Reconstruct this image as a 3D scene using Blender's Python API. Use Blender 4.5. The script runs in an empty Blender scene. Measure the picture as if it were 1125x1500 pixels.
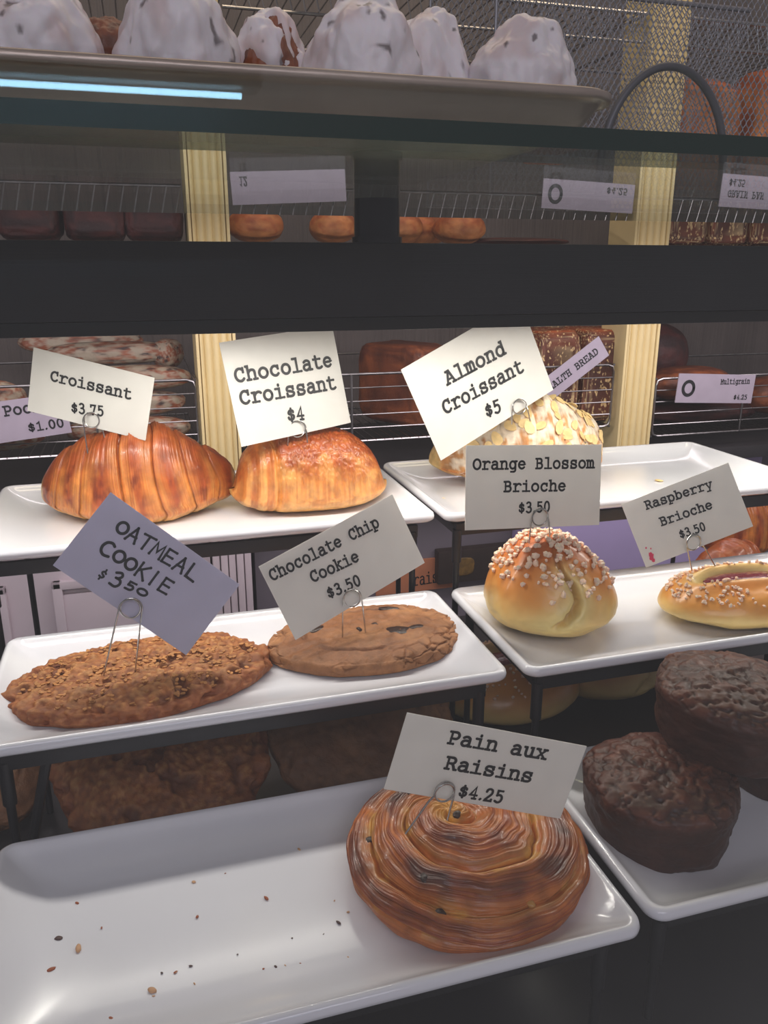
import bpy, bmesh, math, random
import numpy as np
from math import sin, cos, pi, radians, atan, atan2, sqrt
from mathutils import Vector, Matrix

# ------------------------------------------------------------------ camera, world, light
SC = bpy.context.scene
COL = SC.collection
PITCH, YAW = radians(16.966), radians(16.3745)
cam_d = bpy.data.cameras.new('camera'); cam = bpy.data.objects.new('camera', cam_d); COL.objects.link(cam)
cam.location = (0, 0, 0)
cam.rotation_euler = (pi/2 - PITCH, 0, -YAW)
cam_d.sensor_fit = 'VERTICAL'; cam_d.sensor_height = 24; cam_d.lens = 24*1180/1500
cam_d.clip_start = .01; cam_d.clip_end = 30
SC.camera = cam

w = bpy.data.worlds.new('world'); SC.world = w; w.use_nodes = True
w.node_tree.nodes['Background'].inputs[0].default_value = (.86, .79, .82, 1)
w.node_tree.nodes['Background'].inputs[1].default_value = .30

def area(name, loc, target, size, size_y, power, color):
    d = bpy.data.lights.new(name, 'AREA'); d.shape = 'RECTANGLE'; d.size = size; d.size_y = size_y
    d.energy = power; d.color = color
    o = bpy.data.objects.new(name, d); COL.objects.link(o); o.location = loc
    o.rotation_euler = (Vector(target)-Vector(loc)).to_track_quat('-Z', 'Y').to_euler()
    return o
# strip lamp under the rail of the case
area('case_strip_lamp', (.30, .612, -.052), (.30, .628, -.4), 1.1, .02, 2.35, (1, .955, .87))
# added area light, standing in for unseen shop light behind the customer
area('shop_fill', (-.2, -1.3, 1.0), (.2, .5, -.2), 1.6, .6, 10.5, (.92, .89, 1))
# added warm fill that brightens the bread racks, its source unseen
area('rack_fill', (.45, .95, .95), (.45, 1.4, -.2), 1.5, .12, 5.5, (1, .80, .55))
area('counter_fill', (.4, .98, -.05), (.4, 1.3, -.6), 1.6, .1, 3.2, (1, .90, .95))  # added unseen fill to lift the door and lower wall

SC.view_settings.view_transform = 'Standard'; SC.view_settings.look = 'None'
SC.view_settings.exposure = 0; SC.view_settings.gamma = 1; SC.view_settings.use_curve_mapping = False
SC.cycles.transparent_max_bounces = 24; SC.cycles.max_bounces = 8; SC.cycles.use_denoising = True
SC.cycles.caustics_reflective = False; SC.cycles.caustics_refractive = False

# ------------------------------------------------------------------ noise
def _h(ix, iy, iz):
    n = (ix.astype(np.int64)*73856093) ^ (iy.astype(np.int64)*19349663) ^ (iz.astype(np.int64)*83492791)
    n = (n & 0xffffffff); n = ((n >> 13) ^ n) & 0xffffffff
    n = (n*(n*n*15731 & 0xffffffff) + n*789221 + 1376312589) & 0x7fffffff
    return (n & 0xffff)/65535.0
def noise(P):
    P = np.asarray(P, float); I = np.floor(P); f = P-I; f = f*f*(3-2*f); I = I.astype(np.int64)
    x, y, z = I[:, 0], I[:, 1], I[:, 2]; r = 0
    for a in (0, 1):
        wx = f[:, 0] if a else 1-f[:, 0]
        for b in (0, 1):
            wy = f[:, 1] if b else 1-f[:, 1]
            for c in (0, 1):
                wz = f[:, 2] if c else 1-f[:, 2]
                r = r + wx*wy*wz*_h(x+a, y+b, z+c)
    return r*2-1
def fbm(P, o=4, g=.5):
    r = 0; a = 1; t = 0; P = np.asarray(P, float)
    for k in range(o):
        r = r + a*noise(P+17.3*k); t += a; a *= g; P = P*2.03
    return r/t
def worley(P):
    P = np.asarray(P, float); I = np.floor(P).astype(np.int64); n = len(P)
    f1 = np.full(n, 9.); f2 = np.full(n, 9.); idd = np.zeros(n)
    for a in (-1, 0, 1):
        for b in (-1, 0, 1):
            for c in (-1, 0, 1):
                J = I+[a, b, c]; x, y, z = J[:, 0], J[:, 1], J[:, 2]
                Q = J+np.stack([_h(x, y, z), _h(x+7, y+3, z+11), _h(x+31, y+5, z+2)], 1)
                d = np.sqrt(((Q-P)**2).sum(1)); h = _h(x+5, y+9, z+1)
                m = d < f1
                f2 = np.where(m, f1, np.minimum(f2, d)); idd = np.where(m, h, idd); f1 = np.where(m, d, f1)
    return f1, f2, idd
def sm(a, b, x):
    t = np.clip((x-a)/(b-a), 0, 1); return t*t*(3-2*t)
def lin(r, g, b):
    f = lambda c: (c/255/12.92 if c/255 <= .04045 else ((c/255+.055)/1.055)**2.4)
    return np.array([f(r), f(g), f(b)])
def mixc(A, B, t):
    t = np.asarray(t)[:, None]; return np.asarray(A)*(1-t)+np.asarray(B)*t

# ------------------------------------------------------------------ materials
MATS = {}
def mat(name, color=(.5, .5, .5), rough=.5, metal=0, attr=False, bumps=(), coat=0, spec=.5, sss=0, vary=None, emit=None):
    """bumps: (noise scale, strength, distance, stretch); vary: (scale, dark factor)"""
    if name in MATS: return MATS[name]
    m = bpy.data.materials.new(name); m.use_nodes = True; nt = m.node_tree; N = nt.nodes; Lk = nt.links
    p = N['Principled BSDF']; p.inputs['Roughness'].default_value = rough; p.inputs['Metallic'].default_value = metal
    p.inputs['Specular IOR Level'].default_value = spec
    p.inputs['Coat Weight'].default_value = coat; p.inputs['Coat Roughness'].default_value = .12
    if sss:
        p.inputs['Subsurface Weight'].default_value = sss; p.inputs['Subsurface Scale'].default_value = .004
    tc = N.new('ShaderNodeTexCoord')
    src = None
    if attr:
        a = N.new('ShaderNodeAttribute'); a.attribute_name = 'Col'; src = a.outputs['Color']
    else:
        c = N.new('ShaderNodeRGB'); c.outputs[0].default_value = (*color, 1); src = c.outputs[0]
    if vary:
        n = N.new('ShaderNodeTexNoise'); n.inputs['Scale'].default_value = vary[0]; n.inputs['Detail'].default_value = 5
        Lk.new(tc.outputs['Object'], n.inputs['Vector'])
        r = N.new('ShaderNodeMapRange'); r.inputs['From Min'].default_value = .3; r.inputs['From Max'].default_value = .7
        r.inputs['To Min'].default_value = vary[1]; r.inputs['To Max'].default_value = 1.0
        Lk.new(n.outputs['Fac'], r.inputs['Value'])
        mx = N.new('ShaderNodeMix'); mx.data_type = 'RGBA'; mx.blend_type = 'MULTIPLY'; mx.inputs['Factor'].default_value = 1
        Lk.new(src, mx.inputs['A']); Lk.new(r.outputs[0], mx.inputs['B']); src = mx.outputs['Result']
    Lk.new(src, p.inputs['Base Color'])
    prev = None
    for b in bumps:
        n = N.new('ShaderNodeTexNoise'); n.inputs['Scale'].default_value = b[0]; n.inputs['Detail'].default_value = 6
        if len(b) > 3:
            mp = N.new('ShaderNodeMapping'); mp.inputs['Scale'].default_value = b[3]
            Lk.new(tc.outputs['Object'], mp.inputs['Vector']); Lk.new(mp.outputs[0], n.inputs['Vector'])
        else: Lk.new(tc.outputs['Object'], n.inputs['Vector'])
        bp = N.new('ShaderNodeBump'); bp.inputs['Strength'].default_value = b[1]; bp.inputs['Distance'].default_value = b[2]
        Lk.new(n.outputs['Fac'], bp.inputs['Height'])
        if prev: Lk.new(prev, bp.inputs['Normal'])
        prev = bp.outputs[0]
    if prev: Lk.new(prev, p.inputs['Normal'])
    if emit:
        p.inputs['Emission Color'].default_value = (*emit[0], 1); p.inputs['Emission Strength'].default_value = emit[1]
    MATS[name] = m; return m
def glass_mat(name, tint, ior, boost=1.0):
    m = bpy.data.materials.new(name); m.use_nodes = True; nt = m.node_tree; N = nt.nodes; Lk = nt.links
    for n in list(N): N.remove(n)
    o = N.new('ShaderNodeOutputMaterial'); mx = N.new('ShaderNodeMixShader'); t = N.new('ShaderNodeBsdfTransparent')
    g = N.new('ShaderNodeBsdfGlossy'); g.inputs['Roughness'].default_value = 0.0; g.inputs['Color'].default_value = (.95, 1, 1, 1)
    f = N.new('ShaderNodeFresnel'); f.inputs['IOR'].default_value = ior
    geo = N.new('ShaderNodeNewGeometry')
    # same reflectance from either side of the pane
    bk = N.new('ShaderNodeMath'); bk.operation = 'MULTIPLY'
    lw = N.new('ShaderNodeLayerWeight'); lw.inputs['Blend'].default_value = .5
    pw = N.new('ShaderNodeMath'); pw.operation = 'POWER'; pw.inputs[1].default_value = 5.0
    ml = N.new('ShaderNodeMath'); ml.operation = 'MULTIPLY_ADD'; f0 = ((ior-1)/(ior+1))**2
    ml.inputs[1].default_value = 1-f0; ml.inputs[2].default_value = f0
    Lk.new(lw.outputs['Facing'], pw.inputs[0]); Lk.new(pw.outputs[0], ml.inputs[0])
    bk.inputs[1].default_value = boost; Lk.new(ml.outputs[0], bk.inputs[0]); bk.use_clamp = True
    N.remove(f); N.remove(geo)
    t.inputs['Color'].default_value = (*tint, 1)
    Lk.new(bk.outputs[0], mx.inputs[0]); Lk.new(t.outputs[0], mx.inputs[1]); Lk.new(g.outputs[0], mx.inputs[2])
    Lk.new(mx.outputs[0], o.inputs['Surface']); MATS[name] = m; return m

porcelain = mat('porcelain', tuple(lin(226, 226, 232)), .16, coat=.4, vary=(9, .94))
paper = mat('card_paper', tuple(lin(236, 234, 229)), .33, spec=.45, bumps=((900, .04, .0004),), vary=(60, .95))
paper_blue = mat('blue_grey_card', tuple(lin(206, 204, 222)), .5, bumps=((900, .04, .0004),), vary=(60, .95))
paper_lilac = mat('sign_paper', tuple(lin(168, 158, 172)), .5, vary=(40, .9))
ink = mat('ink', (.012, .012, .014), .5)
blackmetal = mat('black_iron', (.012, .012, .015), .42, bumps=((300, .1, .0005),))
steel = mat('bright_wire', (.62, .6, .58), .22, 1, vary=(200, .7))
rackwire = mat('chromed_rack_wire', (.42, .40, .40), .28, 1, vary=(60, .6))
railmat = mat('dark_brushed_rail', (.030, .031, .038), .36, .3, bumps=((60, .15, .0008, (.2, 1, 14)),), vary=(7, .7))
traymat = mat('sheet_pan_aluminium', (.46, .38, .33), .36, .6, bumps=((40, .25, .001, (1, 1, 9)),), vary=(16, .72))
meshmat = mat('grey_mesh_metal', (.24, .235, .26), .45, .6)
sugar = mat('pearl_sugar', tuple(lin(246, 216, 190)), .5, sss=.2, vary=(300, .8))
pastry = mat('glazed_pastry', rough=.42, attr=True, coat=.28, bumps=((160, .35, .0012), (600, .25, .0006)), vary=(110, .62))
crumbm = mat('baked_crumb', rough=.62, attr=True, bumps=((260, .6, .0015), (900, .4, .0006)), vary=(130, .65))
breadm = mat('bread_crust', rough=.55, attr=True, bumps=((90, .5, .003), (300, .4, .001)), vary=(40, .55))
def speckle(name, scale, lo, hi, sc, base, stretch=(1, 1, 1)):
    m = mat(name, rough=.6, attr=True, bumps=((90, .5, .003), (300, .4, .001)), vary=(40, .55)); nt = m.node_tree; N = nt.nodes; Lk = nt.links
    p = N['Principled BSDF']; src = p.inputs['Base Color'].links[0].from_socket
    tc = N.new('ShaderNodeTexCoord'); mp = N.new('ShaderNodeMapping'); mp.inputs['Scale'].default_value = stretch
    v = N.new('ShaderNodeTexNoise'); v.inputs['Scale'].default_value = scale; v.inputs['Detail'].default_value = 2
    Lk.new(tc.outputs['Object'], mp.inputs['Vector']); Lk.new(mp.outputs[0], v.inputs['Vector'])
    r = N.new('ShaderNodeMapRange'); r.inputs['From Min'].default_value = lo; r.inputs['From Max'].default_value = hi; Lk.new(v.outputs['Fac'], r.inputs['Value'])
    mx = N.new('ShaderNodeMix'); mx.data_type = 'RGBA'; mx.inputs['B'].default_value = (*sc, 1)
    Lk.new(r.outputs[0], mx.inputs['Factor']); Lk.new(src, mx.inputs['A']); Lk.new(mx.outputs['Result'], p.inputs['Base Color']); return m
seedm = speckle('seeded_crust', 210, .58, .66, tuple(lin(214, 184, 132)), None, (1, 1, .6))
flourm = speckle('floured_crust', 90, .48, .62, tuple(lin(158, 146, 126)), None, (.5, 1, 1))
briochem = mat('brioche_crust', rough=.38, attr=True, coat=.25, bumps=((120, .18, .001),), vary=(50, .85))
cakem = mat('dark_cake', rough=.5, attr=True, coat=.04, spec=.35, bumps=((220, .35, .0008), (60, .2, .002)), vary=(90, .6))
icingm = mat('sugar_icing', rough=.42, attr=True, sss=.15, bumps=((70, .35, .002), (240, .2, .0007)), vary=(45, .85))
jamm = mat('raspberry_jam', (.16, .006, .02), .15, coat=.6, bumps=((200, .6, .002),))
chocm = mat('dark_chocolate', (.035, .016, .011), .35, bumps=((200, .5, .002),))
raisinm = mat('raisin_skin', (.03, .013, .008), .4, bumps=((500, .6, .001),))

def translucent(m, f):
    nt = m.node_tree; N = nt.nodes; Lk = nt.links; p = N['Principled BSDF']; out = N['Material Output']
    t = N.new('ShaderNodeBsdfTranslucent'); mx = N.new('ShaderNodeMixShader'); mx.inputs[0].default_value = f
    Lk.new(p.inputs['Base Color'].links[0].from_socket, t.inputs['Color'])
    Lk.new(p.outputs[0], mx.inputs[1]); Lk.new(t.outputs[0], mx.inputs[2]); Lk.new(mx.outputs[0], out.inputs['Surface'])
for m_ in (paper, paper_blue): translucent(m_, .36)

# ------------------------------------------------------------------ object helpers
def link(o, parent=None):
    COL.objects.link(o)
    if parent: o.parent = parent
    return o
def props(o, label=None, cat=None, group=None, kind=None):
    if label: o['label'] = label
    if cat: o['category'] = cat
    if group: o['group'] = group
    if kind: o['kind'] = kind
    return o
def empty(name, loc, rz=0, label=None, cat=None, group=None):
    o = bpy.data.objects.new(name, None); o.empty_display_size = .02
    o.location = loc; o.rotation_euler = (0, 0, rz); link(o)
    return props(o, label, cat, group)
def mesh_np(name, V, F, m, parent=None, colr=None, smooth=True, loc=None, rot=None):
    me = bpy.data.meshes.new(name)
    V = np.asarray(V, float)
    F = F if isinstance(F, list) else F.tolist()
    me.from_pydata(V.tolist(), [], F)
    if smooth: me.polygons.foreach_set('use_smooth', [True]*len(me.polygons))
    if colr is not None:
        a = me.color_attributes.new('Col', 'FLOAT_COLOR', 'POINT')
        c = np.ones((len(V), 4), np.float32); c[:, :3] = colr; a.data.foreach_set('color', c.ravel())
    me.materials.append(m); me.update()
    o = bpy.data.objects.new(name, me); link(o, parent)
    if loc is not None: o.location = loc
    if rot is not None: o.rotation_euler = rot
    return o
class MB:
    def __init__(s): s.V = []; s.F = []
    def add(s, V, F):
        n = len(s.V); s.V += [tuple(v) for v in V]; s.F += [tuple(i+n for i in f) for f in F]; return s
    def box(s, a, b, bev=0, taper=None):
        bm = bmesh.new(); bmesh.ops.create_cube(bm, size=1)
        for v in bm.verts:
            v.co = Vector([(a[i]+b[i])/2+v.co[i]*(b[i]-a[i]) for i in range(3)])
        if bev: bmesh.ops.bevel(bm, geom=bm.edges[:], offset=bev, segments=2, affect='EDGES', profile=.7)
        bm.verts.index_update(); s.add([v.co[:] for v in bm.verts], [[v.index for v in f.verts] for f in bm.faces]); bm.free(); return s
    def tube(s, pts, r, n=8, closed=False, cap=True):
        P = [Vector(p) for p in pts]; N = len(P); rings = []; up = None
        for i, p in enumerate(P):
            if closed: t = P[(i+1) % N]-P[i-1]
            else: t = P[min(i+1, N-1)]-P[max(i-1, 0)]
            t.normalize()
            if up is None:
                up = Vector((0, 0, 1)) if abs(t.z) < .9 else Vector((1, 0, 0))
            a = t.cross(up).normalized(); b = a.cross(t).normalized(); up = b
            rr = r[i] if isinstance(r, (list, tuple)) else r
            rings.append([p+a*rr*cos(2*pi*k/n)+b*rr*sin(2*pi*k/n) for k in range(n)])
        V = [v for q in rings for v in q]; F = []
        for i in range(N if closed else N-1):
            j = (i+1) % N
            for k in range(n): F.append((i*n+k, i*n+(k+1) % n, j*n+(k+1) % n, j*n+k))
        if cap and not closed: F.append(tuple(range(n))[::-1]); F.append(tuple((N-1)*n+k for k in range(n)))
        return s.add(V, F)
    def build(s, name, m, parent=None, smooth=True, loc=None, rot=None):
        o = mesh_np(name, s.V, s.F, m, parent, None, smooth, loc, rot)
        if smooth:
            try: o.data.set_sharp_from_angle(angle=radians(40))
            except Exception: pass
        return o
def boxobj(name, a, b, m, parent=None, bev=.001):
    return MB().box(a, b, bev).build(name, m, parent)
_ico = {}
def ico(n):
    if n not in _ico:
        bm = bmesh.new(); bmesh.ops.create_icosphere(bm, subdivisions=n, radius=1)
        bm.verts.index_update(); _ico[n] = (np.array([v.co[:] for v in bm.verts]), [[v.index for v in f.verts] for f in bm.faces]); bm.free()
    return _ico[n][0].copy(), _ico[n][1]
def gridF(nu, nv, wrap):
    F = []; m = nv if wrap else nv-1
    for i in range(nu-1):
        for j in range(m):
            k = (j+1) % nv; F.append((i*nv+j, i*nv+k, (i+1)*nv+k, (i+1)*nv+j))
    return F
def spow(x, e): return np.sign(x)*np.abs(x)**e

# ------------------------------------------------------------------ structure
boxobj('floor', (-2.5, .2, -1.02), (3.5, 2, -1.0), mat('floor_tile', (.06, .055, .06), .5, vary=(6, .7)), bev=0)['kind'] = 'structure'
boxobj('wall_back', (-2.5, 1.62, -1.0), (3.5, 1.7, 1.4), mat('grey_wall', (.17, .145, .14), .7, bumps=((25, .8, .01, (3, 1, .1)),), vary=(5, .6)), bev=0)['kind'] = 'structure'
cream = mat('cream_paint', tuple(lin(224, 204, 150)), .5, bumps=((60, .1, .001, (1, 1, .1)),), vary=(30, .93))
white = mat('white_gloss_paint', tuple(lin(214, 200, 206)), .4, vary=(20, .93))
def column(name, x0, x1):
    # fluted pilaster: front profile with reeds
    n = 60; xs = np.linspace(x0, x1, n); t = np.linspace(0, 1, n)
    prof = .006*np.abs(np.sin(t*pi*5))**.6*(np.abs(t-.5) < .4) + .008*(np.abs(t-.5) > .42)
    ys = 1.2-prof
    V = [(x, y, -.315) for x, y in zip(xs, ys)]+[(x, y, 1.3) for x, y in zip(xs, ys)]
    V += [(x0, 1.27, -.315), (x1, 1.27, -.315), (x0, 1.27, 1.3), (x1, 1.27, 1.3)]
    F = [(i, i+1, n+i+1, n+i) for i in range(n-1)]; b = 2*n
    F += [(0, n, b+2, b), (n-1, b+1, b+3, 2*n-1), (b, b+2, b+3, b+1)]
    o = mesh_np(name, V, F, cream, None, smooth=False); o['kind'] = 'structure'; return o
column('trim_1', .072, .128); column('trim_2', .768, .832)
# long shelf board behind the case that carries the wire baskets
brd = boxobj('bread_counter', (-1.4, 1.19, -.335), (2.2, 1.6, -.312), mat('dark_counter', (.035, .032, .036), .4, vary=(20, .6)), bev=.002)
props(brd, 'long dark counter board carrying the wire bread baskets behind the case', 'counter')
# lower wall: white panelled door, fluted end pilaster, grey wall, lilac wall panel
d1 = boxobj('door_1', (-1.3, 1.25, -1.0), (.075, 1.29, -.336), white, bev=0); d1['kind'] = 'structure'
fr = MB()
for a, b in (((-.165, 1.238, -.475), (.05, 1.25, -.462)), ((-.165, 1.238, -.95), (-.15, 1.25, -.462)), ((.04, 1.238, -.95), (.053, 1.25, -.462)), ((-.155, 1.244, -.94), (.045, 1.25, -.485))):
    fr.box(a, b, .003)
for a, b in (((-.56, 1.238, -.475), (-.23, 1.25, -.462)), ((-.245, 1.238, -.95), (-.23, 1.25, -.462))): fr.box(a, b, .003)
fr.build('door_panel', white, d1)
t3 = MB()
for k in range(5): t3.box((.078+k*.0125, 1.232-.003*(k % 2), -1.0), (.089+k*.0125, 1.25, -.336), .003)
t3 = t3.build('trim_3', white); t3['kind'] = 'structure'
lw = boxobj('wall_lower', (.15, 1.28, -1.0), (2.3, 1.31, -.336), mat('mauve_grey_wall', tuple(lin(120, 112, 122)), .6, vary=(6, .85)), bev=0); lw['kind'] = 'structure'
lp = boxobj('wall_panel', (.62, 1.24, -1.0), (1.12, 1.279, -.345), mat('lilac_panel', tuple(lin(176, 160, 205)), .5, vary=(8, .9)), bev=.003); lp['kind'] = 'structure'

# ------------------------------------------------------------------ display case
case = empty('display_case', (.3, .6, -.42), 0, 'dark display case with glass front, black rail and glass top shelf', 'display case')
def inv(o, par): o.matrix_parent_inverse = Matrix.Translation(-Vector(par.location)); return o
deckm = mat('dark_case_deck', (.02, .018, .022), .35, vary=(14, .6))
inv(boxobj('deck', (-1.0, .262, -.435), (1.5, .865, -.42), deckm, case), case)
inv(boxobj('front_sill', (-1.0, .235, -.47), (1.5, .262, -.405), deckm, case, .003), case)
inv(boxobj('rail', (-1.0, .600, -.0365), (1.5, .640, .0165), railmat, case, .0012), case)
lampm = mat('lamp_diffuser', (.9, .9, .9), .4)
inv(boxobj('lamp_strip', (-.28, .602, -.0465), (.88, .628, -.0367), blackmetal, case, .001), case)
for px_ in (.176,):
    s = MB(); s.tube([(px_, .618, .0165), (px_, .618, .0478)], .0172, 28)
    s.tube([(px_, .618, .0165), (px_, .618, .021)], .019, 28)
    inv(s.build('standoff_post', mat('gunmetal_post', (.03, .032, .04), .25, .7), case), case)
shelfglass = glass_mat('shelf_glass', (.80, .86, .82), 1.5, .8)
edgeglass = mat('green_glass_edge', (.004, .022, .018), .2, spec=.35)
gs = boxobj('glass_shelf', (-1.0, .336, .048), (1.5, .83, .0565), shelfglass, None, 0)
gs.data.materials.append(edgeglass)
for p in gs.data.polygons:
    if abs(p.normal.z) < .5: p.material_index = 1
props(gs, 'thick green-edged glass shelf on top of the case carrying the sheet pan', 'shelf')
paneglass = glass_mat('front_pane_glass', (.985, .985, .985), 1.48, 1.0)
pane = boxobj('front_glass', (-1.0, .238, -.415), (1.5, .243, .75), paneglass, case, 0); inv(pane, case)
# fluorescent tube of the shop, seen mirrored in the front pane
tb = empty('fluorescent_tube_lamp', (-.37, -1.2, .305), 0, 'long fluorescent tube mirrored as a blue streak in the case glass', 'lamp')
s = MB(); s.tube([(-.9, -.0, .0), (.585, 0, .0)], .0052, 12)
tube = s.build('tube', mat('lit_tube', (0, 0, 0), .5, emit=((.42, .76, 1.0), 15)), tb)
boxobj('lamp_housing', (-.92, -.05, .012), (.62, .03, .06), mat('lamp_housing_white', (.3, .3, .3), .5), tb)

# ------------------------------------------------------------------ plates
def rrect(x0, x1, y0, y1, r, z, n=7):
    P = []
    for cx, cy, a in ((x1-r, y1-r, 0), (x0+r, y1-r, 90), (x0+r, y0+r, 180), (x1-r, y0+r, 270)):
        for k in range(n+1):
            t = radians(a+90*k/n); P.append((cx+r*cos(t), cy+r*sin(t), z))
    return P
def plate(x0, x1, y0, y1, zr, label, flat=.014):
    cx, cy = (x0+x1)/2, (y0+y1)/2; X, Yh = (x1-x0)/2, (y1-y0)/2
    # (inset, height relative to the rim top, corner radius)
    prof = [(.052, -.0195, .012), (.050, -.021, .013), (.046, -.0205, .013), (.040, -.0175, .012), (.018, -.0108, .011), (.006, -.0085, .010),
            (.0015, -.0078, .010), (.0002, -.0062, .010), (0, -.004, .010), (.0008, -.0014, .0095), (.003, 0, .008), (.0055, -.0012, .007), (.0075, -.0032, .006),
            (.013, -.0065, .006), (.022, -.0105, .008), (.030, -.0132, .011), (.036, -.0143, .014), (.045, -.0148, .014), (.056, -.015, .010)]
    V = []; 
    for ins, z, r in prof: V += rrect(-X+ins, X-ins, -Yh+ins, Yh-ins, r, z)
    n = 32; F = []
    for i in range(len(prof)-1):
        for k in range(n): F.append((i*n+k, i*n+(k+1) % n, (i+1)*n+(k+1) % n, (i+1)*n+k))
    F.append(tuple(range(n))[::-1]); F.append(tuple((len(prof)-1)*n+k for k in range(n)))
    o = mesh_np('serving_plate', V, F, porcelain, None, loc=(cx, cy, zr))
    return props(o, label, 'plate', 'white rectangular serving plates')
XL = .2275
plate(-.14, XL, .613, .815, -.2, 'white rectangular plate holding the croissant and chocolate croissant')
plate(-.118, XL, .459, .617, -.27, 'white rectangular plate holding the two big cookies')
plate(-.108, XL+.001, .287, .452, -.33, 'white plate with crumbs and the pain aux raisins, lowest on left')
plate(.2335, .62, .607, .806, -.2, 'white rectangular plate holding the almond croissant, top right')
plate(.2395, .61, .457, .615, -.27, 'white rectangular plate holding the orange blossom and raspberry brioches')
plate(.2355, .60, .292, .445, -.33, 'white rectangular plate under the dark chocolate muffins')
ZT, ZM, ZB = -.215, -.285, -.345

# ------------------------------------------------------------------ black iron stands
def stand(tiers, lbl, extra=False):
    g = empty('tiered_stand', ((tiers[0][0]+tiers[0][1])/2, .45, -.42), 0, lbl, 'plate stand', 'black iron stands under the plates')
    for (x0, x1, y0, y1, zr) in tiers:
        zt = zr-.0150; ya, yb = y0+.0145, y1-.0145; xa, xb = x0+.0135, x1-.0135
        fm = MB()
        fm.box((xa, ya-.003, zt-.009), (xb, ya+.002, zt+.0020), .0008)
        fm.box((xa, yb-.002, zt-.009), (xb, yb+.003, zt+.0020), .0008)
        fm.box((xa, ya, zt-.009), (xa+.005, yb, zt-.0005), .0008)
        fm.box((xb-.005, ya, zt-.009), (xb, yb, zt-.0005), .0008)
        inv(fm.build('plate_frame', blackmetal, g), g)
        for lx in (xa+.002, xb-.004):
            for ly in (ya, yb):
                l = MB(); l.tube([(lx, ly, zt-.004), (lx, ly, zt-.034)], .0042, 10); l.tube([(lx, ly, zt-.03), (lx, ly, -.4195)], .0028, 10)
                inv(l.build('leg', blackmetal, g), g)
    if extra:
        x0 = tiers[1][0]
        l = MB(); l.tube([(x0+.040, .474, -.29), (x0+.022, .474, -.36), (x0+.017, .474, -.4195)], .0032, 8)
        inv(l.build('brace', blackmetal, g), g)
    return g
stand(((-.14, XL, .613, .815, -.2), (-.118, XL, .459, .617, -.27), (-.108, XL+.001, .287, .452, -.33)), 'black iron tiered stand under the left column of plates', True)
stand(((.2335, .62, .607, .806, -.2), (.2395, .61, .457, .615, -.27), (.2355, .60, .292, .445, -.33)), 'black iron tiered stand under the right column of plates')

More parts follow.
